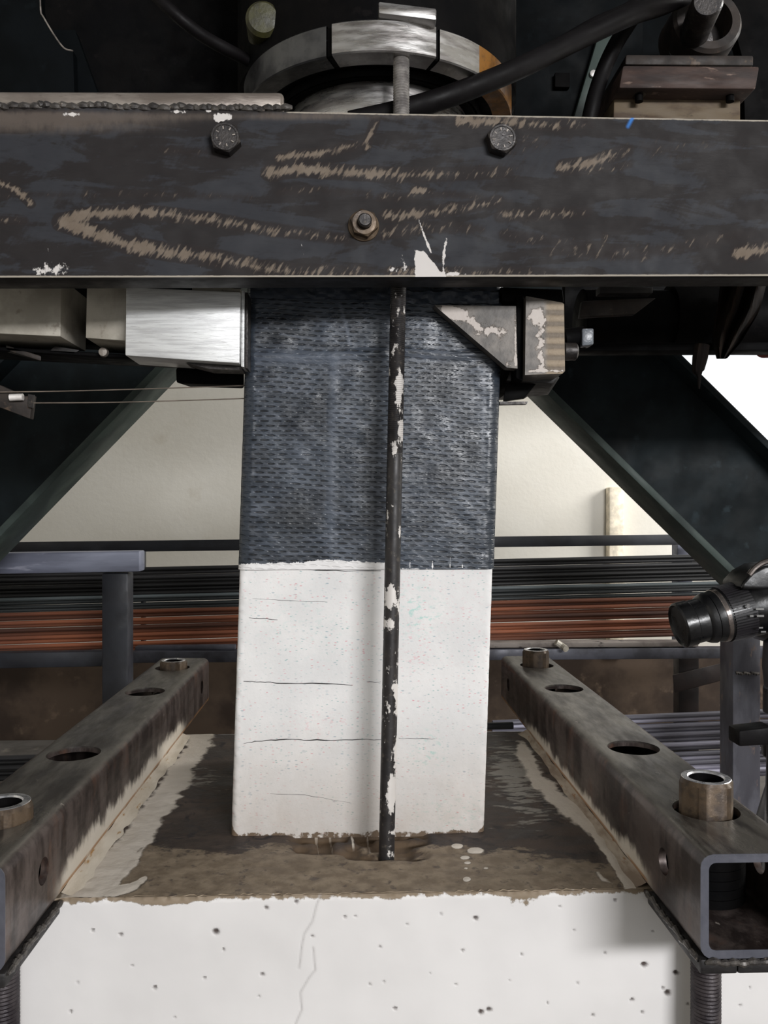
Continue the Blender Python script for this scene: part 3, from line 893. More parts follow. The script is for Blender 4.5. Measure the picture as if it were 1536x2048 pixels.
# ---------------------------------------------------------------- vertical tie rod in front of the column
r0, r1 = at(773, 1712, 0.922), at(797, 560, 0.926)
ax = (r1 - r0) / np.linalg.norm(r1 - r0)
tie = thing('tie_rod', r0, 'black vertical steel rod flaked with white paint in front of the column', 'rod')
n, k = 28, 320
Lr = np.linalg.norm(r1 - r0) + 0.16
ts = np.linspace(-0.02, Lr, k)
th = np.arange(n) * 2 * math.pi / n
rad = 0.0088
P = np.array([r0 + ax * t + np.stack([rad * np.cos(th), rad * np.sin(th), np.zeros(n)], -1) for t in ts])
px, py = proj(P)
side = px - np.interp(py, [560, 1712], [797, 773])
flake = np.zeros_like(px)
for cx, cy, rx, ry, kk in ((782, 900, 7, 20, 1.3), (776, 1195, 10, 30, 1.9), (775, 1250, 9, 16, 1.6), (788, 1500, 6, 60, 1.3), (777, 1590, 9, 45, 1.8), (795, 1230, 5, 70, 1.2), (790, 1400, 5, 40, 1.2),
                        (793, 1080, 4, 45, 1.2), (795, 850, 5, 50, 1.3), (790, 780, 9, 40, 0.8), (770, 620, 4, 30, 1.0), (770, 760, 5, 30, 0.9), (788, 1320, 6, 40, 0.7), (768, 1030, 3, 60, 0.9), (780, 1010, 5, 18, 1.0), (780, 1665, 9, 8, 1.0)):
    flake += blob(px, py, cx + 6, cy, rx * 1.3, ry, kk)
flake -= 0.9 * smooth(np.abs(py - 980), 60, 20) + 0.9 * smooth(np.abs(py - 1100), 40, 10)
rib = smooth(py, 910, 900) * 0.9
i = np.arange(k * n).reshape(k, n)
j = np.roll(i, -1, 1)
F = np.stack([i[:-1], j[:-1], j[1:], i[1:]], -1).reshape(-1, 4).tolist() + [tuple(i[0])[::-1], tuple(i[-1])]
part('shaft', MB().add(P.reshape(-1, 3), F, dict(flake=np.clip(flake, -1, 2), rib=rib)), FLAKEROD, tie, recalc=False)
q0 = r0 + ax * (Lr - 0.02)
q1 = at(803, 24, 0.929)
part('threaded_end', MB().thread(q0, q1, 0.0093, 0.0030, 20, 0.12), GREYTHREAD, tie, label='grey threaded upper end')
mb = MB().face_box([(757, 2), (873, 16), (873, 40), (757, 26)], 0.905, 0.048)
part('end_plate', mb, SILVER, tie, label='small bright tilted plate on the rod end', bevel=0.002)

# ---------------------------------------------------------------- the crosshead: deep channel across the frame
YL, YR = 0.842, 0.897            # it stands slightly askew
yd = lambda p: YL + (YR - YL) * p / 1536.0
TLp, TRp, BRp, BLp = (0, 213), (1536, 240), (1536, 552), (0, 555)
c3 = [at(p[0], p[1], yd(p[0])) for p in (TLp, TRp, BRp, BLp)]
e0, e1 = -0.16, 1.16
ext = lambda a, b, t: a + (b - a) * t
TL, TR, BR, BL = ext(c3[0], c3[1], e0), ext(c3[0], c3[1], e1), ext(c3[3], c3[2], e1), ext(c3[3], c3[2], e0)
beam = thing('crosshead_channel', (TL + TR + BR + BL) / 4, 'dark steel channel across the frame with ground streaks and three bolts', 'steel beam')
nu, nv = 1000, 170
uu, vv = np.meshgrid(np.linspace(0, 1, nu), np.linspace(0, 1, nv))
P = (TL * (1 - uu[..., None]) + TR * uu[..., None]) * (1 - vv[..., None]) + (BL * (1 - uu[..., None]) + BR * uu[..., None]) * vv[..., None]
px, py = proj(P)
wear = np.zeros_like(px)
for pts, w, a, b in (([(538, 346), (600, 338), (700, 345), (800, 350), (900, 348), (1015, 345)], 15, 1.1, 0.45), ([(560, 315), (640, 306), (700, 292), (732, 286)], 11, 0.9, 0.7),
                     ([(732, 290), (740, 268), (752, 238)], 10, 0.7, 0.6), ([(122, 442), (180, 428), (260, 422), (330, 428), (420, 438), (520, 456), (600, 466), (690, 478)], 14, 1.1, 0.42),
                     ([(122, 444), (180, 462), (250, 488), (340, 505), (430, 515), (520, 536), (600, 545), (730, 546)], 17, 1.1, 0.5), ([(-10, 362), (30, 378), (62, 408)], 9, 0.7, 0.9),
                     ([(770, 432), (850, 427), (930, 415), (998, 402)], 13, 0.8, 0.6), ([(770, 466), (850, 452), (960, 458)], 14, 0.6, 0.3), ([(1000, 432), (1080, 428), (1175, 425)], 14, 0.45, 0.4),
                     ([(1128, 334), (1180, 328), (1255, 300)], 15, 1.0, 0.5), ([(1160, 342), (1260, 330)], 10, 0.5, 0.3), ([(922, 240), (1000, 244), (1110, 250), (1180, 246)], 14, 1.1, 0.3),
                     ([(1482, 506), (1550, 494)], 17, 1.1, 0.8), ([(-10, 440), (50, 442)], 10, 0.5, 0.4), ([(780, 545), (900, 545), (1100, 545)], 13, 0.5, 0.4), ([(1210, 470), (1205, 490)], 6, 0.7, 0.7),
                     ([(828, 380), (858, 384)], 8, 1.0, 0.8), ([(1300, 300), (1500, 290)], 30, 0.16, 0.1), ([(1000, 290), (1150, 280)], 26, 0.22, 0.1), ([(1330, 500), (1500, 470)], 18, 0.24, 0.2),
                     ([(1010, 470), (1100, 482), (1250, 505), (1330, 500), (1480, 470)], 16, 0.30, 0.30), ([(1090, 500), (1200, 512), (1300, 515)], 12, 0.25, 0.25), ([(560, 385), (640, 378), (740, 388)], 12, 0.2, 0.25), ([(330, 300), (480, 310)], 14, 0.2, 0.15), ([(900, 345), (1100, 335)], 40, 0.15, 0.1), ([(-10, 390), (320, 388), (500, 395)], 12, 0.14, 0.2), ([(760, 395), (900, 388), (1020, 402)], 12, 0.3, 0.2)):
    wear = np.maximum(wear, stroke(px, py, pts, w * 1.3, a * 1.15, b * 0.85))
scrape = np.exp(-((py - 245) / 24.0) ** 2) * smooth(px, 520, 120) * 0.8 + np.exp(-((py - 232) / 9.0) ** 2) * 0.45 + smooth(np.abs(px - 600), 140, 20) * np.exp(-((py - 232) / 10.0) ** 2) * 0.4
plas = blob(px, py, 100, 543, 50, 17, 0.55) + stroke(px, py, [(838, 440), (848, 470), (862, 505)], 5, 0.8, 0.8) + stroke(px, py, [(892, 478), (888, 505), (886, 545)], 6, 0.55, 0.75) + stroke(px, py, [(602, 486), (612, 530)], 3, 0.5, 0.5)
tri = np.minimum.reduce([(px - 826) / 8, ((888 - px) - (545 - py) * 0.85) / 8, (555 - py) / 5 + 1, (py - 496) / 8])
plas = np.maximum(plas, np.clip(tri, 0, 1)) + blob(px, py, 805, 530, 14, 26, 0.5) + blob(px, py, 910, 548, 28, 6, 0.9) + blob(px, py, 785, 540, 16, 10, 0.5) + blob(px, py, 443, 234, 26, 11, 0.95) + blob(px, py, 418, 221, 7, 5, 1.0)
plas = plas + blob(px, py, 100, 510, 60, 40, 0.25) + blob(px, py, 140, 228, 30, 6, 0.6) + blob(px, py, 355, 223, 30, 6, 0.6) + blob(px, py, 1285, 234, 8, 4, 0.8)
bot = np.interp(px, [0, 1536], [555, 552])
top = np.interp(px, [0, 1536], [213, 240])
lip = smooth(bot - py, 5.5, 2.0) + smooth(py - top, 6, 1.5) * 0.7 * smooth(px, 560, 580)
blue = stroke(px, py, [(1266, 234), (1256, 253)], 5, 1.2, 0.8)
nrm = np.cross(TR - TL, BL - TL)
nrm /= np.linalg.norm(nrm)
if nrm[1] < 0: nrm = -nrm
P += nrm * (0.0007 * vnoise(px / 30, py / 18, 21)[..., None])
mb = MB().grid(P, dict(wear=wear, scrape=scrape, plaster=plas, lip=lip, blue=np.clip(blue, 0, 1)))
q = [TL, TR, BR, BL]
back = [p + nrm * 0.008 for p in q]
mb.add([p + nrm * 0.0004 for p in q] + back, [(4, 7, 6, 5)[::-1], (0, 1, 5, 4), (3, 7, 6, 2), (0, 4, 7, 3), (1, 2, 6, 5)])
part('web_plate', mb, BEAMFACE, beam, label='scratched front face of the channel', recalc=False)
dz = (TL - BL) / np.linalg.norm(TL - BL)
for a, b, s in ((TL, TR, -1), (BL, BR, 1)):
    o = [a + nrm * 0.0075, b + nrm * 0.0075, b + nrm * 0.0075 + dz * s * 0.010, a + nrm * 0.0075 + dz * s * 0.010]
    part('flange', MB().prism(o, 0.036, nrm), SCALE_STEEL, beam, bevel=0.0015)


def on_beam(px_, py_, out=0.0):
    d = _f + _r * (px_ - 768.0) / FPX + _u * (1024.0 - py_) / FPX
    t = ((TL - _c) @ nrm) / (d @ nrm)
    return _c + d * t - nrm * out


for bx, by, kind in ((452, 279, 0), (1000, 281, 0), (727, 452, 1)):
    o = on_beam(bx, by + (4 if kind == 0 else 0), -0.0005)
    lab = ('hexagon bolt head, left of the top pair' if bx == 452 else 'hexagon bolt head, right of the top pair') if kind == 0 else 'bolt end with flanged nut low in the middle'
    if kind == 0:
        s = part('hex_bolt', MB().lathe(o, -nrm, [(0, ('h', 0.0143, 0.0163)), (0.0115, ('h', 0.0143, 0.0163)), (0.0128, 0.0138), (0.0128, 0.0120), (0.0122, 0.0115)], 48), BOLT, beam, label=lab, sharp=22)
        mb = MB()
        for kk in range(8):
            t = kk * math.pi / 4 + 0.2
            U = np.array([math.cos(t), 0, math.sin(t)])
            c0 = o - nrm * 0.0122
            W = np.cross(U, nrm) * 0.0006
            mb.hexa([c0 + U * 0.0075 - W - nrm * 0.0006, c0 + U * 0.0075 + W - nrm * 0.0006, c0 + U * 0.0105 + W - nrm * 0.0006, c0 + U * 0.0105 - W - nrm * 0.0006,
                     c0 + U * 0.0075 - W, c0 + U * 0.0075 + W, c0 + U * 0.0105 + W, c0 + U * 0.0105 - W])
        part('grade_mark', mb, EDGE_STEEL, s)
    else:
        s = part('stud_end', MB().lathe(o, -nrm, [(0, 0.0072), (0.019, 0.0072), (0.0205, 0.0058)], 28), BOLT, beam, label=lab)
        part('flanged_nut', MB().lathe(o, -nrm, [(0, 0.0166), (0.002, 0.0162), (0.0035, ('h', 0.0128, 0.0148)), (0.0112, ('h', 0.0128, 0.0148)), (0.0124, 0.0122), (0.0124, 0.0076)], 48, True, False), NUT, s, sharp=22)

# round-edged bar welded along the top edge
p0, p1 = at(-140, 180, yd(-140) + 0.004), at(568, 182, yd(568) + 0.004)
p0b, p1b = at(-140, 214, yd(-140) + 0.004), at(568, 221, yd(568) + 0.004)
bar = part('top_bar', MB().hexa([p0, p1, p1b, p0b] + [p + nrm * 0.019 for p in (p0, p1, p1b, p0b)]), BARTOP, beam, bevel=0.0055, seg=4, label='round-edged bar welded on the top left edge')
mb = MB()
x = -130
while x < 560:
    y = np.interp(x, [-140, 568], [212, 219]) + random.uniform(-2, 2)
    L = random.uniform(14, 34)
    a, b = at(x, y, yd(x) + 0.0015), at(x + L, y + random.uniform(-3, 3), yd(x + L) + 0.0015)
    mb.tube([a, (a + b) / 2 + np.array([0, -0.0012, 0.0006]), b], [0.0020, 0.0040, 0.0024], 8, 3)
    x += L * random.uniform(0.5, 0.8)
part('weld_bead', mb, WELD, bar)

# ---------------------------------------------------------------- the vertical jack over the column
JX, JY = 0.031, 1.09
JZ0, JZ1 = at(765, 105, 0.915)[2], at(765, 40, 0.915)[2]
jack = thing('hydraulic_jack', (JX, JY, ZT), 'vertical jack above the column with a bright split steel ring', 'jack')
FR = -math.pi / 2


def arc(rin, rout, z0, z1, a0, a1, n):
    return MB().lathe((JX, JY, 0), (0, 0, 1), [(z0, rin), (z0, rout - 0.0015), (z0 + 0.0015, rout), (z1 - 0.0015, rout), (z1, rout - 0.0015), (z1, rin), (z0, rin)], n, False, False, FR + R(a0), FR + R(a1))


seg = part('ring_clamp', arc(0.150, 0.177, JZ0, JZ1, -18.5, 20, 20), SILVER, jack, label='bright front segment of the ring')
part('ring_band', arc(0.150, 0.1745, JZ0, JZ1, 22, 41, 14), SILVER, jack, label='grey right segment of the ring')
part('ring_band', arc(0.150, 0.1745, JZ0, JZ1, 41, 120, 30), YELLOW, jack, label='yellow painted right segment of the ring')
part('ring_band', arc(0.150, 0.1745, JZ0, JZ1, 120, 339, 80), DULLRING, jack, label='dull left and back segment of the ring')
part('ring_gap', arc(0.150, 0.171, JZ0 + 0.001, JZ1 - 0.001, 339, 341.5, 4), BLACK_STEEL, jack)
part('ring_gap', arc(0.150, 0.171, JZ0 + 0.001, JZ1 - 0.001, 20, 22, 4), BLACK_STEEL, jack)
part('inner_sleeve', MB().lathe((JX, JY, 0), (0, 0, 1), [(JZ0 - 0.001, 0.117), (JZ0 - 0.001, 0.128), (JZ0 - 0.004, 0.130), (JZ0 - 0.001, 0.132), (JZ0 - 0.004, 0.134), (JZ0 + 0.004, 0.136), (JZ0 + 0.004, 0.152), (JZ1 - 0.004, 0.152)], 72, True, True), BLACK_STEEL, jack)
part('piston', MB().lathe((JX, JY, 0), (0, 0, 1), [(ZT + 0.02, 0.1165), (ZT + 0.024, 0.117), (JZ0 - 0.0012, 0.117)], 72), SILVER, jack, label='silver piston under the ring')
part('load_plate', MB().box(JX - 0.14, JX + 0.14, JY - 0.10, JY + 0.14, ZT + 0.0005, ZT + 0.02), SCALE_STEEL, jack, bevel=0.002)
part('cylinder_body', MB().lathe((JX, JY + 0.035, 0), (0, 0, 1), [(JZ1 + 0.0005, 0.182), (JZ1 + 0.004, 0.187), (JZ1 + 0.6, 0.187)], 80), BLACK_STEEL, jack, label='black cylinder body')
a = at(521, 26, 0.985)
part('port_plug', MB().lathe(a + np.array([0, 0.05, 0]), (0.06, -1, -0.1), [(0, 0.021), (0.045, 0.021), (0.050, 0.017), (0.051, 0.004)], 32), OLIVE, jack, label='round olive yellow plug')

# ---------------------------------------------------------------- hoses
def hose(label, pts, r):
    P = [at(*p) for p in pts]
    o = part('hydraulic_hose', MB().tube(P, r, 14), RUBBER, None, loc=P[0])
    return prop(o, label, 'hose', 'hydraulic hoses by the jack')


hose('thick black hose sweeping up to the right from behind the channel', [(700, 245, 0.954), (800, 222, 0.954), (905, 190, 0.958), (1030, 140, 0.975), (1150, 82, 1.0), (1262, 30, 1.02), (1330, 8, 1.05), (1420, -30, 1.1)], 0.0125)
hose('black hose curling down at the top right, above the thick hose', [(1120, 95, 1.08), (1190, 55, 1.07), (1262, 22, 1.06), (1283, -8, 1.06), (1285, -90, 1.06)], 0.0125)
hose('thin dark hose running to the ring from the upper left', [(300, -20, 1.0), (345, 24, 1.0), (400, 68, 1.01), (450, 97, 1.015), (495, 120, 1.036)], 0.0075)
hose('black cable dropping beside the rusty bearing', [(1262, 40, 1.10), (1228, 95, 1.10), (1200, 160, 1.10), (1180, 232, 1.10), (1172, 300, 1.10)], 0.0105)

# ---------------------------------------------------------------- reaction frame: girder above, two diagonal braces
gy = 1.42
gz0, gz1 = at(700, 300, gy)[2], at(1360, 7, gy)[2]
gx = at(1046, 100, gy)[0]
gir = thing('reaction_girder', (0, gy, gz0), 'dark painted steel girder behind the jack at the top', 'girder')
part('girder_web', MB().box(-1.5, 1.6, gy, gy + 0.02, gz0, gz1), NIGHT, gir, bevel=0.002)
part('girder_flange', MB().box(-1.5, 1.6, gy + 0.02, gy + 0.18, gz0 - 0.02, gz0), NIGHT, gir, bevel=0.002)
part('girder_plate', MB().box(-1.5, gx - 0.02, gy - 0.03, gy - 0.001, gz0, gz1 + 0.7), BLACK_STEEL, gir, bevel=0.003, label='black plate on the left half of the girder')
part('girder_plate', MB().box(gx - 0.02, at(1279, 10, gy)[0], gy - 0.02, gy - 0.001, gz0, gz1 + 0.7), NIGHT, gir, bevel=0.003, label='dark blue-green plate right of the jack')
a, b = at(1110, 145, gy - 0.032), at(1140, 174, gy - 0.032)
part('square_hole_dark', MB().box(a[0], b[0], gy - 0.032, gy - 0.0205, b[2], a[2]), BLACK_STEEL, gir, bevel=0.001)  # black block added in place of the dark of a square hole
q = [at(x, y, gy - 0.038) for x, y in ((1200, 60), (1226, 66), (1186, 240), (1146, 240))]
part('stiffener', MB().prism(q, 0.017), BRACE_LIT, gir, bevel=0.002, label='pale grey-green slanted stiffener')
for x, y in ((1186, 149), (1193, 203)):
    part('light_spot_disc', MB().lathe(at(x, y, gy - 0.039), (0, -1, 0), [(0, 0.006), (0.004, 0.006), (0.005, 0.004)], 16), ZINC, gir, label='small bright disc standing in for light through a hole')  # bright discs added in place of light showing through holes
q = [at(x, y, 1.2) for x, y in ((-200, -120), (80, -120), (81, 12), (88, 36), (124, 92), (146, 102), (150, 235), (-200, 235))]
gus = part('gusset_plate', MB().prism(q, 0.018), NIGHT, gir, label='dark gusset plate at the top left')
q0, q1 = [(80, -100), (81, 12), (88, 36), (124, 92), (146, 102)], 0
part('bare_edge', MB().tube([at(x, y, 1.2) for x, y in q0], 0.0012, 8, 6), EDGE_STEEL, gus, label='bare metal edge')
part('gusset_plate', MB().prism([at(x, y, 1.25) for x, y in ((150, 60), (215, 240), (150, 240), (60, 240), (60, 60))], 0.018), NIGHT, gir)


def brace(label, pa, pb, sgn, length_ext=0.25):
    """H-section brace: outer flange face follows picture line pa-pb (its outer edge), web in the plane Y = 1.70"""
    Y = 1.70
    a, b = at(pa[0], pa[1], Y), at(pb[0], pb[1], Y)
    d = (b - a) / np.linalg.norm(b - a)
    a, b = a - d * 0.55, b + d * 0.75
    n = np.array([-d[2], 0, d[0]])
    if n[0] * sgn < 0: n = -n            # n points outward, away from the column
    root = thing('diagonal_brace', (a + b) / 2, label, 'brace', 'diagonal legs of the reaction frame')
    t, W, wd = 0.014, 0.247, 0.065
    yv = np.array([0, 1.0, 0])
    part('web', MB().hexa([a + n * t - yv * .005, b + n * t - yv * .005, b + n * (W - t) - yv * .005, a + n * (W - t) - yv * .005,
                           a + n * t + yv * .005, b + n * t + yv * .005, b + n * (W - t) + yv * .005, a + n * (W - t) + yv * .005]), BRACE, root)
    for s in (0, W - t):
        part('flange', MB().hexa([a + n * s - yv * wd, b + n * s - yv * wd, b + n * (s + t) - yv * wd, a + n * (s + t) - yv * wd,
                                  a + n * s + yv * wd, b + n * s + yv * wd, b + n * (s + t) + yv * wd, a + n * (s + t) + yv * wd]), BRACE_LIT if s == 0 else BRACE, root, bevel=0.002)
    return root


brace('blue-green diagonal steel leg left of the column, running down to the left', (338, 752), (0, 1100), -1)
brace('blue-green diagonal steel leg right of the column, running down to the right', (1070, 787), (1448, 1157), 1)

# ---------------------------------------------------------------- left loading jaw
lj = thing('clamp_block', at(366, 655, 0.935), 'bright machined steel block clamped to the left side of the column', 'steel block')
mb = MB()
c = [(252, 574), (481, 584), (479, 727), (250, 711)]
mb.face_box(c, 0.935, 0.06)
part('block_body', mb, BRIGHT, lj, bevel=0.0016)
part('rear_packer', MB().face_box([(384, 566), (481, 578), (481, 590), (384, 582)], 0.955, 0.04), PALE_STEEL, lj, bevel=0.0008)
part('shim_plate', MB().face_box([(483, 580), (489, 581), (488, 734), (482, 733)], 0.94, 0.034), BRIGHT, lj, bevel=0.0005)
part('shim_plate', MB().face_box([(490.5, 584), (495.5, 585), (495, 737), (489.5, 736)], 0.942, 0.03), BOLT, lj, bevel=0.0005)
part('bottom_wedge', MB().face_box([(372, 726), (484, 734), (484, 740), (420, 738)], 0.95, 0.03), BOLT, lj)
la = thing('loading_arm', at(60, 640, 1.0), 'dark steel loading arm behind the left spacer blocks', 'steel arm')
mb = MB().face_box([(-350, 545), (470, 555), (470, 690), (-350, 650)], 1.06, 0.085)
part('arm_body', mb, BLACK_STEEL, la, bevel=0.002)
part('bottom_plate', MB().hexa([at(-350, 672, 1.0), at(470, 722, 1.0), at(470, 730, 1.0), at(-350, 680, 1.0), at(-350, 692, 1.17), at(470, 734, 1.17), at(470, 742, 1.17), at(-350, 702, 1.17)]), BLACK_STEEL, la, bevel=0.001)
part('under_block', MB().hexa([at(352, 735, 1.02), at(488, 735, 1.02), at(488, 770, 1.02), at(352, 766, 1.02), at(354, 738, 1.12), at(488, 738, 1.12), at(488, 777, 1.12), at(378, 774, 1.12)]), BLACK_STEEL, la, bevel=0.003)
part('lug', MB().hexa([at(12, 690, 1.0), at(82, 712, 1.0), at(82, 722, 1.0), at(12, 700, 1.0), at(12, 696, 1.03), at(82, 716, 1.03), at(82, 722, 1.03), at(12, 704, 1.03)]), HOUSING, la, bevel=0.001)
part('lug', MB().hexa([at(110, 692, 1.0), at(160, 700, 1.0), at(148, 708, 1.0), at(96, 704, 1.0), at(110, 694, 1.05), at(160, 702, 1.05), at(148, 708, 1.05), at(96, 706, 1.05)]), SCALE_STEEL, la, bevel=0.001)
part('rivet', MB().lathe(at(208, 705, 0.995), (0, -1, 0), [(0, 0.006), (0.005, 0.005), (0.0055, 0.002)], 12), EDGE_STEEL, la)
for c, lab in (([(-260, 550), (123, 556), (121, 673), (-260, 655)], 'pale steel spacer block at the left frame edge, under the channel'),
               ([(174, 556), (257, 559), (257, 682), (171, 676)], 'pale steel spacer block right behind the bright clamp block')):
    o = part('spacer_block', MB().face_box(c, 0.962, 0.09), PALE_STEEL, None, loc=at((c[0][0] + c[1][0]) / 2, 640, 0.962), bevel=0.0012)
    prop(o, lab, 'steel block')

for (x0, y0, x1, y1, r, lab) in ((-60, 785, 489, 771, 0.0007, 'upper of two thin wires running from the left bracket to the column'), (64, 806, 489, 797, 0.0007, 'lower of two thin wires running from the left bracket to the column')):
    a, b = at(x0, y0, 1.0), at(x1, y1, 1.0)
    o = part('wire', MB().tube([a, (a * 2 + b) / 3 - np.array([0, 0, 0.0012]), (a + 2 * b) / 3 - np.array([0, 0, 0.001]), b], r, 8, 6), WIRE, None, loc=a)
    prop(o, lab, 'wire', 'thin wires left of the column')
br_ = thing('transducer_bracket', at(20, 800, 1.0), 'small dull metal bracket holding the thin wires at the left edge', 'bracket')
part('bracket_plate', MB().prism([at(x, y, 1.003) for x, y in ((-160, 738), (0, 770), (50, 792), (66, 790), (60, 838), (0, 815), (-160, 780))], 0.012), HOUSING, br_, bevel=0.0012)
part('clamp_screw', MB().rod(at(20, 795, 0.998), at(46, 794, 0.998), 0.0042, 14), ZINC, br_)
part('edge_tab', MB().face_box([(56, 788), (68, 790), (66, 816), (56, 814)], 0.999, 0.003), BOLT, br_)

# ---------------------------------------------------------------- right loading jaw
rj = thing('clamp_jaw', at(1080, 670, 0.96), 'plaster-smeared steel jaw hooked over the right top corner of the column', 'steel jaw')


def masked_face(name, poly, Y, depth, mat, label, fields, bevel=0.0):
    """a plate with a finely divided near face carrying wear masks, cut to a convex picture polygon"""
    poly = np.array(poly, float)
    y0, y1 = poly[:, 1].min(), poly[:, 1].max()
    rows, n = [], 40
    for y in np.linspace(y0 + 0.01, y1 - 0.01, 60):
        xs = []
        for i in range(len(poly)):
            a, b = poly[i], poly[(i + 1) % len(poly)]
            if (a[1] - y) * (b[1] - y) <= 0 and a[1] != b[1]:
                xs.append(a[0] + (b[0] - a[0]) * (y - a[1]) / (b[1] - a[1]))
        rows.append([at(x, y, Y) for x in np.linspace(min(xs), max(xs), n)])
    P = np.array(rows)
    px, py = proj(P)
    mb = MB().grid(P, fields(px, py))
    B = P + np.array([0, depth, 0])
    for a, b in ((P[0], B[0]), (P[-1], B[-1]), (P[:, 0], B[:, 0]), (P[:, -1], B[:, -1])):
        k = len(a)
        mb.grid(np.stack([a, b], 0))
    mb.grid(B)
    return part(name, mb, mat, rj, label=label, recalc=False)


masked_face('hook_plate', [(868, 610), (1032, 611), (1035, 737), (1015, 736)], 0.953, 0.018, JAW, 'triangular hook plate mottled with plaster',
            lambda x, y: dict(plaster=stroke(x, y, [(895, 622), (940, 640), (965, 665), (985, 660), (1000, 668)], 20, 0.9, 0.8) + blob(x, y, 905, 625, 28, 14, 0.7) + stroke(x, y, [(1030, 615), (1032, 730)], 5, 0.6, 0.9) + blob(x, y, 1020, 728, 12, 10, 0.5), brown=x * 0))
masked_face('jaw_block', [(1052, 592), (1128, 606), (1130, 742), (1124, 748), (1050, 750)], 0.945, 0.22, JAW, 'block with plaster on the left and brown ridges on the right',
            lambda x, y: dict(plaster=stroke(x, y, [(1082, 622), (1080, 680), (1084, 735)], 17, 0.85, 0.75) + stroke(x, y, [(1060, 742), (1125, 742)], 5, 0.7, 0.7) + blob(x, y, 1068, 630, 14, 16, 0.7), brown=smooth(x, 1086, 1098)))
part('back_plate', MB().face_box([(1034, 590), (1047, 592), (1046, 762), (1032, 756)], 0.958, 0.22), BLACK_STEEL, rj, bevel=0.001)
part('top_lip', MB().face_box([(1000, 574), (1126, 578), (1128, 606), (1004, 603)], 0.972, 0.2), BLACK_STEEL, rj, bevel=0.002)
part('bottom_lip', MB().hexa([at(1020, 742, 0.99), at(1118, 752, 0.99), at(1106, 768, 0.99), at(1012, 762, 0.99), at(1020, 744, 1.12), at(1120, 754, 1.12), at(1096, 790, 1.12), at(1010, 798, 1.12)]), SCALE_STEEL, rj, bevel=0.002)
part('under_plate', MB().hexa([at(1012, 764, 1.0), at(1072, 768, 1.0), at(1048, 796, 1.0), at(1006, 802, 1.0), at(1012, 766, 1.12), at(1072, 770, 1.12), at(1048, 798, 1.12), at(1006, 804, 1.12)]), BLACK_STEEL, rj, bevel=0.001)
part('tie_strip', MB().face_box([(1000, 803), (1056, 803), (1054, 808), (1000, 809)], 1.0, 0.01), BOLT, rj)
hb = thing('cross_bolt', at(1160, 675, 0.995), 'bolt with a pale square end sticking out right of the jaw', 'bolt')
part('shank', MB().rod(at(1128, 680, 1.0), at(1168, 675, 1.0), 0.0135, 24), BLACK_STEEL, hb)
part('hex_head', MB().face_box([(1164, 657), (1188, 656), (1188, 689), (1164, 692)], 0.983, 0.022), CLEARPLASTIC, hb, bevel=0.002, label='pale grey square end')
part('lock_nut', MB().lathe(at(1128, 703, 0.985), (1, 0, 0), [(0, 0.0105), (0.014, 0.0105), (0.016, 0.008)], 20), BOLT, hb)

act = thing('horizontal_actuator', at(1330, 640, 1.15), 'black horizontal loading cylinder right of the jaw under the channel', 'actuator')
ca = at(1330, 640, 1.2)
part('cylinder_body', MB().lathe((at(1132, 640, 1.2)[0] + 0.02, 1.2, ca[2]), (1, 0, 0), [(0, 0.040), (0.002, 0.043), (0.13, 0.043), (0.13, 0.050), (0.9, 0.050)], 48), BLACK_STEEL, act)
part('bottom_rail', MB().face_box([(1145, 686), (1680, 684), (1680, 700), (1145, 702)], 1.11, 0.035), BLACK_STEEL, act, bevel=0.001)
part('rear_plate', MB().face_box([(1130, 545), (1700, 540), (1700, 700), (1130, 700)], 1.42, 0.02), BLACK_STEEL, act)
part('mounting_plate', MB().face_box([(1165, 602), (1312, 596), (1270, 628), (1160, 634)], 1.1, 0.012), HOUSING, act, bevel=0.001, label='brown sloping plate')
part('mounting_plate', MB().face_box([(1200, 572), (1306, 574), (1306, 586), (1200, 586)], 1.09, 0.02), SCALE_STEEL, act, bevel=0.001)
part('end_ring', MB().lathe((at(1530, 640, 1.2)[0], 1.2, ca[2]), (1, 0, 0), [(0, 0.05), (0.002, 0.054), (0.04, 0.054), (0.042, 0.05)], 48), RED, act, label='dull red ring')
P = []
for k, s in enumerate(np.linspace(0, 1, 24)):
    xx = np.interp(s, [0, 0.4, 0.75, 1], [1492, 1480, 1458, 1446])
    w = np.interp(s, [0, 0.5, 0.8, 1], [46, 40, 28, 9])
    P.append([at(xx + w * t, 548 + 168 * s, 1.075 + 0.012 * math.sin(t * 7 + s * 3)) for t in np.linspace(-1, 1, 24)])
P = np.array(P)
mb = MB().grid(P).grid(P + np.array([0, 0.006, 0]))
for a in (P[0], P[-1], P[:, 0], P[:, -1]): mb.grid(np.stack([a, a + np.array([0, 0.006, 0])], 0))
o = part('hanging_rag', mb, CLOTH, None, loc=P[0][12], recalc=False)
prop(o, 'dark brown rag hanging from the channel near the right edge', 'rag')
o = part('frayed_strip', MB().tube([at(1404, 690, 1.085), at(1400, 715, 1.085), at(1396, 740, 1.085), at(1398, 752, 1.085), at(1398, 778, 1.085)], [0.010, 0.010, 0.008, 0.003, 0.0012], 9, 5), CLOTH, None, loc=at(1404, 690, 1.085))
prop(o, 'short frayed brown strip hanging below the black actuator', 'strip')

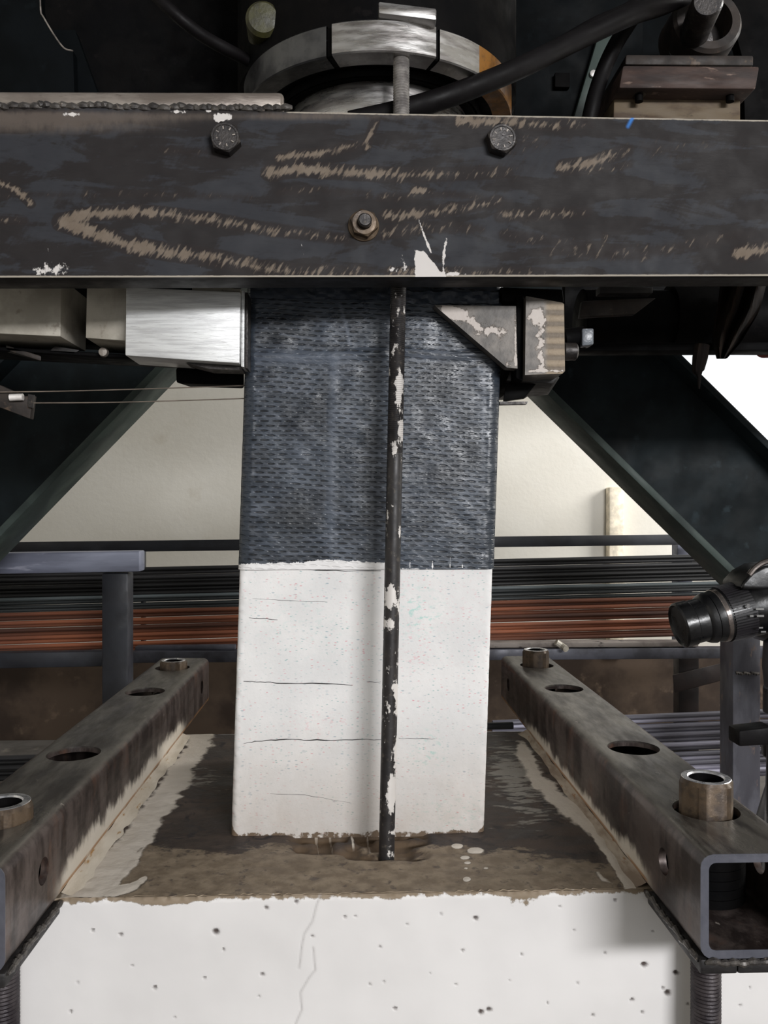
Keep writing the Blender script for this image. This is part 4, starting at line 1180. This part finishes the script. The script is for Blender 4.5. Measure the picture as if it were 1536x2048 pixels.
# ---------------------------------------------------------------- rusty bearing at the top right
be = thing('pin_bearing', at(1370, 230, 1.08), 'rusty bearing housing with a pin on bolted plates at the top right', 'bearing')
part('base_block', MB().face_box([(1228, 176), (1482, 180), (1482, 262), (1226, 262)], 1.09, 0.16), CREAMRUST, be, bevel=0.003, label='cream painted rust-stained base block')
part('cap_plate', MB().face_box([(1246, 130), (1520, 132), (1512, 178), (1238, 176)], 1.06, 0.19), RUSTPLATE, be, bevel=0.003, label='rusted plate with worn upper edge')
for x, y in ((1278, 184), (1460, 184)):
    b_ = part('hex_bolt', MB().lathe(at(x, y - 8, 1.078), (0, 0, -1), [(0, ('h', 0.0095, 0.0109)), (0.0085, ('h', 0.0095, 0.0109)), (0.0095, 0.0088)], 36), BOLT, be, sharp=22)
    part('bolt_end', MB().rod(at(x, y, 1.078) - np.array([0, 0, 0.004]), at(x, y, 1.078) - np.array([0, 0, 0.013]), 0.0052, 16), BLACK_STEEL, b_)
part('flange_bed', MB().face_box([(1252, 108), (1508, 110), (1508, 131), (1250, 129)], 1.10, 0.14), HOUSING, be, bevel=0.003)
q = at(1385, 120, 1.14)
part('housing_ring', MB().lathe(at(1385, 92, 1.17), (0, -1, 0.12), [(0, 0.050), (0.05, 0.048), (0.055, 0.044), (0.055, 0.033), (0.02, 0.031)], 56, True, True), HOUSING, be)
part('pin', MB().lathe(at(1378, 92, 1.15), tuple(at(1412, 12, 1.04) - at(1378, 92, 1.15)), [(0, 0.030), (0.010, 0.030), (0.012, 0.0195), (0.122, 0.0195), (0.126, 0.017)], 40), BOLT, be, label='dark steel pin leaning forward')
part('cheek_plate', MB().prism([at(x, y, 1.2) for x, y in ((1470, -80), (1700, -80), (1700, 240), (1490, 240), (1486, 120), (1465, 40))], 0.02), BLACK_STEEL, be)

# ---------------------------------------------------------------- storage rack with bars at the back wall
rack = thing('bar_rack', (0.3, 2.42, 0), 'dark steel storage rack of posts and rails behind the column', 'rack')


def rail(name, pa, pb, hpx, Ya, Yb, depth, mat, ext=(0, 0), parent=rack, label=None, bevel=0.002):
    a, b = at(pa[0], pa[1], Ya), at(pb[0], pb[1], Yb)
    d = b - a
    a, b = a - d * ext[0], b + d * ext[1]
    h = hpx * Ya / FPX
    dn = np.array([0, 0, -h])
    bk = np.array([0, depth, 0])
    return part(name, MB().hexa([a, b, b + dn, a + dn, a + bk, b + bk, b + dn + bk, a + dn + bk]), mat, parent, bevel=bevel, label=label)


rail('top_rail', (40, 1084), (1350, 1069), 22, 2.30, 2.38, 0.006, DARKTUBE, (0.5, 0.4))
rail('lower_rail', (260, 1304), (1480, 1296), 22, 2.27, 2.36, 0.04, LOWRACK, (0.0, 0.25))
rail('lower_rail', (-80, 1308), (214, 1303), 30, 2.27, 2.30, 0.04, DARKTUBE, (0.3, 0.15))
rail('shelf_strip', (270, 1293), (470, 1291), 9, 2.30, 2.30, 0.03, LOWRACK)
rail('shelf_strip', (980, 1286), (1360, 1284), 10, 2.33, 2.36, 0.05, BOARD, (0, 0.1), label='pale board under the rusty bars')


def upright(px0, px1, ya, yb, Y, depth, mat, parent=rack, name='post', label=None, bevel=0.003):
    a, b = at(px0, ya, Y), at(px1, yb, Y)
    return part(name, MB().box(a[0], b[0], Y, Y + depth, b[2], a[2]), mat, parent, bevel=bevel, label=label)


upright(281, 288, 1098, 1300, 2.60, 0.03, DARKTUBE)
upright(1355, 1385, 1090, 1300, 2.60, 0.05, BLUETUBE)
zfl = lambda Y: proj(np.array([0.3, Y, 0.0]))[1]
upright(1358, 1398, 1316, zfl(2.62), 2.62, 0.05, BROWNSTEEL, label='dark brown post')
upright(1466, 1521, 1180, zfl(2.02), 2.02, 0.075, POST, label='weathered blue-grey front post')
mb = MB()
for k in range(9):
    a = at(1472 + k * 5, 1346 + (k % 3), 2.018)
    mb.rod(a, a + np.array([0.008, 0, 0.001]), 0.004, 8, 0.003)
part('weld_bead', mb, WELD, rack)
part('cross_arm', MB().hexa([at(1345, 1350, 2.56), at(1478, 1318, 2.56), at(1478, 1352, 2.56), at(1349, 1386, 2.56), at(1345, 1350, 2.60), at(1478, 1318, 2.60), at(1478, 1352, 2.60), at(1349, 1386, 2.60)]), BROWNSTEEL, rack, bevel=0.002, label='brown slanting cross arm')
part('hose_stub', MB().tube([at(1112, 1284, 2.32), at(1124, 1292, 2.32), at(1132, 1298, 2.30)], 0.009, 10, 4), PALE_STEEL, rack)

# the bars, each one a thing of its own; the pile is two bars deep
BR_ = 0.0058
bm_bar = {}


def bar_mesh(key, mat, L=4.2, r=BR_):
    if key not in bm_bar:
        mb = MB().lathe((-L / 2, 0, 0), (1, 0, 0), [(0, r * 0.8), (0.001, r)] + [(L * i / 12, r) for i in range(1, 12)] + [(L - 0.001, r), (L, r * 0.8)], 10)
        V = np.vstack(mb.v)
        V[:, 2] += 0.0035 * np.sin(V[:, 0] * 1.9 + hash(key) % 7) * 0.4
        mb.v = [V]
        me = mb.mesh('bar', (0, 0, 0))
        me.materials.append(mat)
        bm_bar[key] = me
    return bm_bar[key]


ORD = 'first second third fourth fifth sixth seventh eighth ninth tenth eleventh twelfth thirteenth fourteenth fifteenth sixteenth'.split()


def bars(name, key, mat, px, py0, py1, n, label, cat, group, Y=2.47, tilt=0.9, yaw=3.0, L=4.2, cx=0.2):
    z0, z1 = at(px, py0, Y)[2], at(px, py1, Y)[2]
    r = (z0 - z1) / n / 1.86
    for i in range(n):
        z = z0 + (z1 - z0) * (i + 0.5) / n
        o = bpy.data.objects.new(name, bar_mesh((key, i % 3, L, r), mat, L, r))
        xw = at(px, py0, Y)[0]
        zc = z + (cx - xw) * math.tan(R(tilt))
        yc = Y + (i % 2) * r * 0.95 + (cx - xw) * math.tan(R(yaw))
        o.location = (cx + random.uniform(-0.02, 0.02), yc, zc)
        o.rotation_euler = (0, -R(tilt), R(yaw))
        COL.objects.link(o)
        prop(o, label % ORD[i], cat, group)


bars('steel_bar', 'k', BAR_BLACK, 1000, 1118, 1172, 7, '%s black bar from the top of the rack pile behind the column', 'steel bar', 'black bars on top of the rack pile')
bars('steel_bar', 'g', BAR_GREY, 1000, 1172, 1201, 4, '%s teal-grey bar, counted downwards, between the black and rusty bars', 'steel bar', 'teal-grey bars in the middle of the rack pile')
bars('steel_bar', 'r', BAR_RUST, 1000, 1201, 1283, 11, '%s rusty bar, counted downwards, in the rack pile behind the column', 'steel bar', 'rusty bars in the rack pile')
bars('steel_bar', 'p', BAR_PURPLE, 1380, 1424, 1560, 14, '%s purple-grey bar, counted downwards, behind the right anchor tube', 'steel bar', 'purple-grey bars low on the right', Y=2.45, tilt=1.2, yaw=2, L=1.7, cx=1.24)
bars('steel_bar', 'd', BAR_BLACK, 20, 1510, 1562, 5, '%s dark bar, counted downwards, low behind the left anchor tube', 'steel bar', 'dark bars low on the left', Y=2.45, tilt=0.8, yaw=2, L=1.4, cx=-1.45)
upright(960, 985, 1584, zfl(2.52), 2.44, 0.12, BROWNSTEEL, name='low_support')
upright(1760, 1790, 1566, zfl(2.60), 2.46, 0.12, BROWNSTEEL, name='low_support')
upright(-120, -90, 1574, zfl(2.50), 2.40, 0.14, BROWNSTEEL, name='low_support')
o = part('loose_bar', MB().rod(at(900, 1454, 1.50), at(1026, 1451, 1.50), 0.0065, 14), BAR_GREY, None, loc=at(960, 1453, 1.5))
prop(o, 'short pale grey bar lying behind the right side of the column foot', 'steel bar')

# ---------------------------------------------------------------- blue-grey tube frame on the left
tf = thing('tube_frame', (at(120, 1300, 1.9)[0], 1.93, 0), 'blue-grey square tube frame standing behind the left anchor tube', 'frame')
rail('top_tube', (-260, 1110), (279, 1102), 42, 1.90, 1.93, 0.05, BLUETUBE, (0.2, 0), tf, 'pale blue-grey top tube', 0.004)
a, b = at(203, 1146, 1.945), at(256, 1146, 1.945)
part('leg', MB().box(a[0], b[0], 1.945, 1.995, 0.0, a[2]), DARKTUBE, tf, bevel=0.005, label='navy grey leg')
part('leg', MB().box(a[0] - 0.75, b[0] - 0.75, 1.945, 1.995, 0.0, a[2]), DARKTUBE, tf, bevel=0.005)

# ---------------------------------------------------------------- stills camera on its tripod
CYD = 1.02
d0, d1 = at(1362, 1250, CYD), at(1536, 1205, CYD + 0.004)
dv = (d1 - d0) / np.linalg.norm(d1 - d0)
tri_x = at(1560, 1300, CYD)[0]
dc = thing('stills_camera', d1 + dv * 0.02, 'black camera with a zoom lens pointing at the column from the right edge', 'camera')
mm = lambda p: p * CYD / FPX
part('lens_front', MB().lathe(d0 - dv * 0.004, dv, [(0.004, 0.005), (0.003, 0.024), (0, 0.026), (0.002, mm(46)), (mm(26), mm(46)), (mm(28), mm(44)), (mm(50), mm(44)), (mm(52), mm(47)), (mm(58), mm(50)), (mm(66), mm(52))], 56), CAMBLACK, dc)
part('silver_ring', MB().lathe(d0 + dv * mm(74), dv, [(0, mm(52)), (0.001, mm(54.5)), (mm(9), mm(55.5)), (mm(10), mm(53))], 56, False, False), CAMSILVER, dc, label='silver ring round the lens')
rg = []
part('lens_barrel', MB().lathe(d0 + dv * mm(62), dv, [(0, mm(50)), (mm(12), mm(53)), (mm(24), mm(54)), (mm(75), mm(57)), (mm(80), mm(59)), (mm(150), mm(60))], 56), CAMBLACK, dc)
mb = MB()
A = Vector(dv)
U = np.array(A.orthogonal().normalized())
W = np.cross(np.array(A), U)
for k in range(60):
    t = k * 2 * math.pi / 60
    n_ = U * math.cos(t) + W * math.sin(t)
    s_ = np.cross(n_, dv) * 0.0011
    o0, o1 = d0 + dv * mm(88) + n_ * mm(53.5), d0 + dv * mm(134) + n_ * mm(56)
    e = n_ * 0.0022
    mb.hexa([o0 - s_ + e, o1 - s_ + e, o1 - s_, o0 - s_, o0 + s_ + e, o1 + s_ + e, o1 + s_, o0 + s_])
part('zoom_grip', mb, CAMRUBBER, dc, label='ribbed rubber zoom grip')
mb = MB()
for (x, y, w, h) in ((1494, 1208, 5, 8), (1500, 1230, 7, 4), (1512, 1216, 16, 4), (1514, 1230, 14, 4), (1518, 1254, 8, 3), (1522, 1262, 10, 3)):
    a = at(x, y, CYD - mm(61.5))
    mb.box(a[0], a[0] + mm(w), a[1], a[1] + 0.0005, a[2] - mm(h), a[2])
part('scale_marks', mb, PRINT, dc, label='pale scale marks on the barrel')
bx = at(1540, 1200, CYD)[0]
b0 = at(1545, 1130, CYD)[2]
part('body', MB().box(bx, bx + 0.052, CYD - 0.068, CYD + 0.068, at(1545, 1292, CYD)[2], at(1545, 1140, CYD)[2]), CAMBLACK, dc, bevel=0.012, seg=4)
hp = [at(x, y, CYD - 0.028) for x, y in ((1484, 1168), (1504, 1146), (1530, 1132), (1600, 1124), (1600, 1180), (1484, 1180))]
part('viewfinder_hump', MB().prism(hp, 0.056), CAMBLACK, dc, bevel=0.006, seg=3)
sp = [at(x, y, CYD - 0.05) for x, y in ((1498, 1150), (1512, 1134), (1536, 1122), (1580, 1116), (1640, 1150))]
part('strap', MB().tube(sp, 0.0035, 10, 6), CAMSILVER, dc, label='grey shining strap edge')
gp = at(1524, 1300, CYD)
part('grip', MB().lathe((gp[0] + 0.012, CYD - 0.03, at(1540, 1372, CYD)[2]), (0, 0, 1), [(0, 0.016), (0.006, 0.022), (0.03, 0.0245), (0.06, 0.023), (0.066, 0.015)], 28), CAMRUBBER, dc)

tr = thing('tripod', (tri_x, CYD, 0), 'black tripod under the camera at the right edge', 'tripod')
zt = at(1545, 1376, CYD)[2]
tx = gp[0] + 0.03
part('pan_head', MB().lathe((tx, CYD, zt - 0.085), (0, 0, 1), [(0, 0.022), (0.02, 0.022), (0.024, 0.014), (0.05, 0.014), (0.054, 0.026), (0.0845, 0.026)], 28), CAMBLACK, tr)
zh = at(1520, 1470, CYD)[2]
part('hub', MB().lathe((tx, CYD, zh - 0.03), (0, 0, 1), [(0, 0.024), (0.004, 0.028), (0.035, 0.028), (zt - 0.085 - zh + 0.03, 0.014)], 28), CAMBLACK, tr)
for fx, fy in ((0.462, 0.93), (0.60, 1.42), (0.86, 0.86)):
    top = np.array([tx + 0.02 * (1 if fx > 0.5 else -1), CYD + 0.02 * (1 if fy > 1 else -1), zh - 0.005])
    bot = np.array([fx, fy, 0.004])
    mid = top + (bot - top) * 0.35
    lg = part('leg', MB().rod(top, mid, 0.0125, 16, 0.0115), CAMBLACK, tr)
    part('leg_tube', MB().rod(mid - (bot - top) * 0.01, bot, 0.009, 14, 0.008), CAMBLACK, lg)
    part('leg_clamp', MB().rod(mid - (bot - top) * 0.03, mid + (bot - top) * 0.015, 0.016, 16), CAMRUBBER, lg)
part('clamp_lever', MB().face_box([(1478, 1462), (1548, 1454), (1548, 1490), (1478, 1494)], CYD - 0.05, 0.03), RUBBER, tr, bevel=0.003)
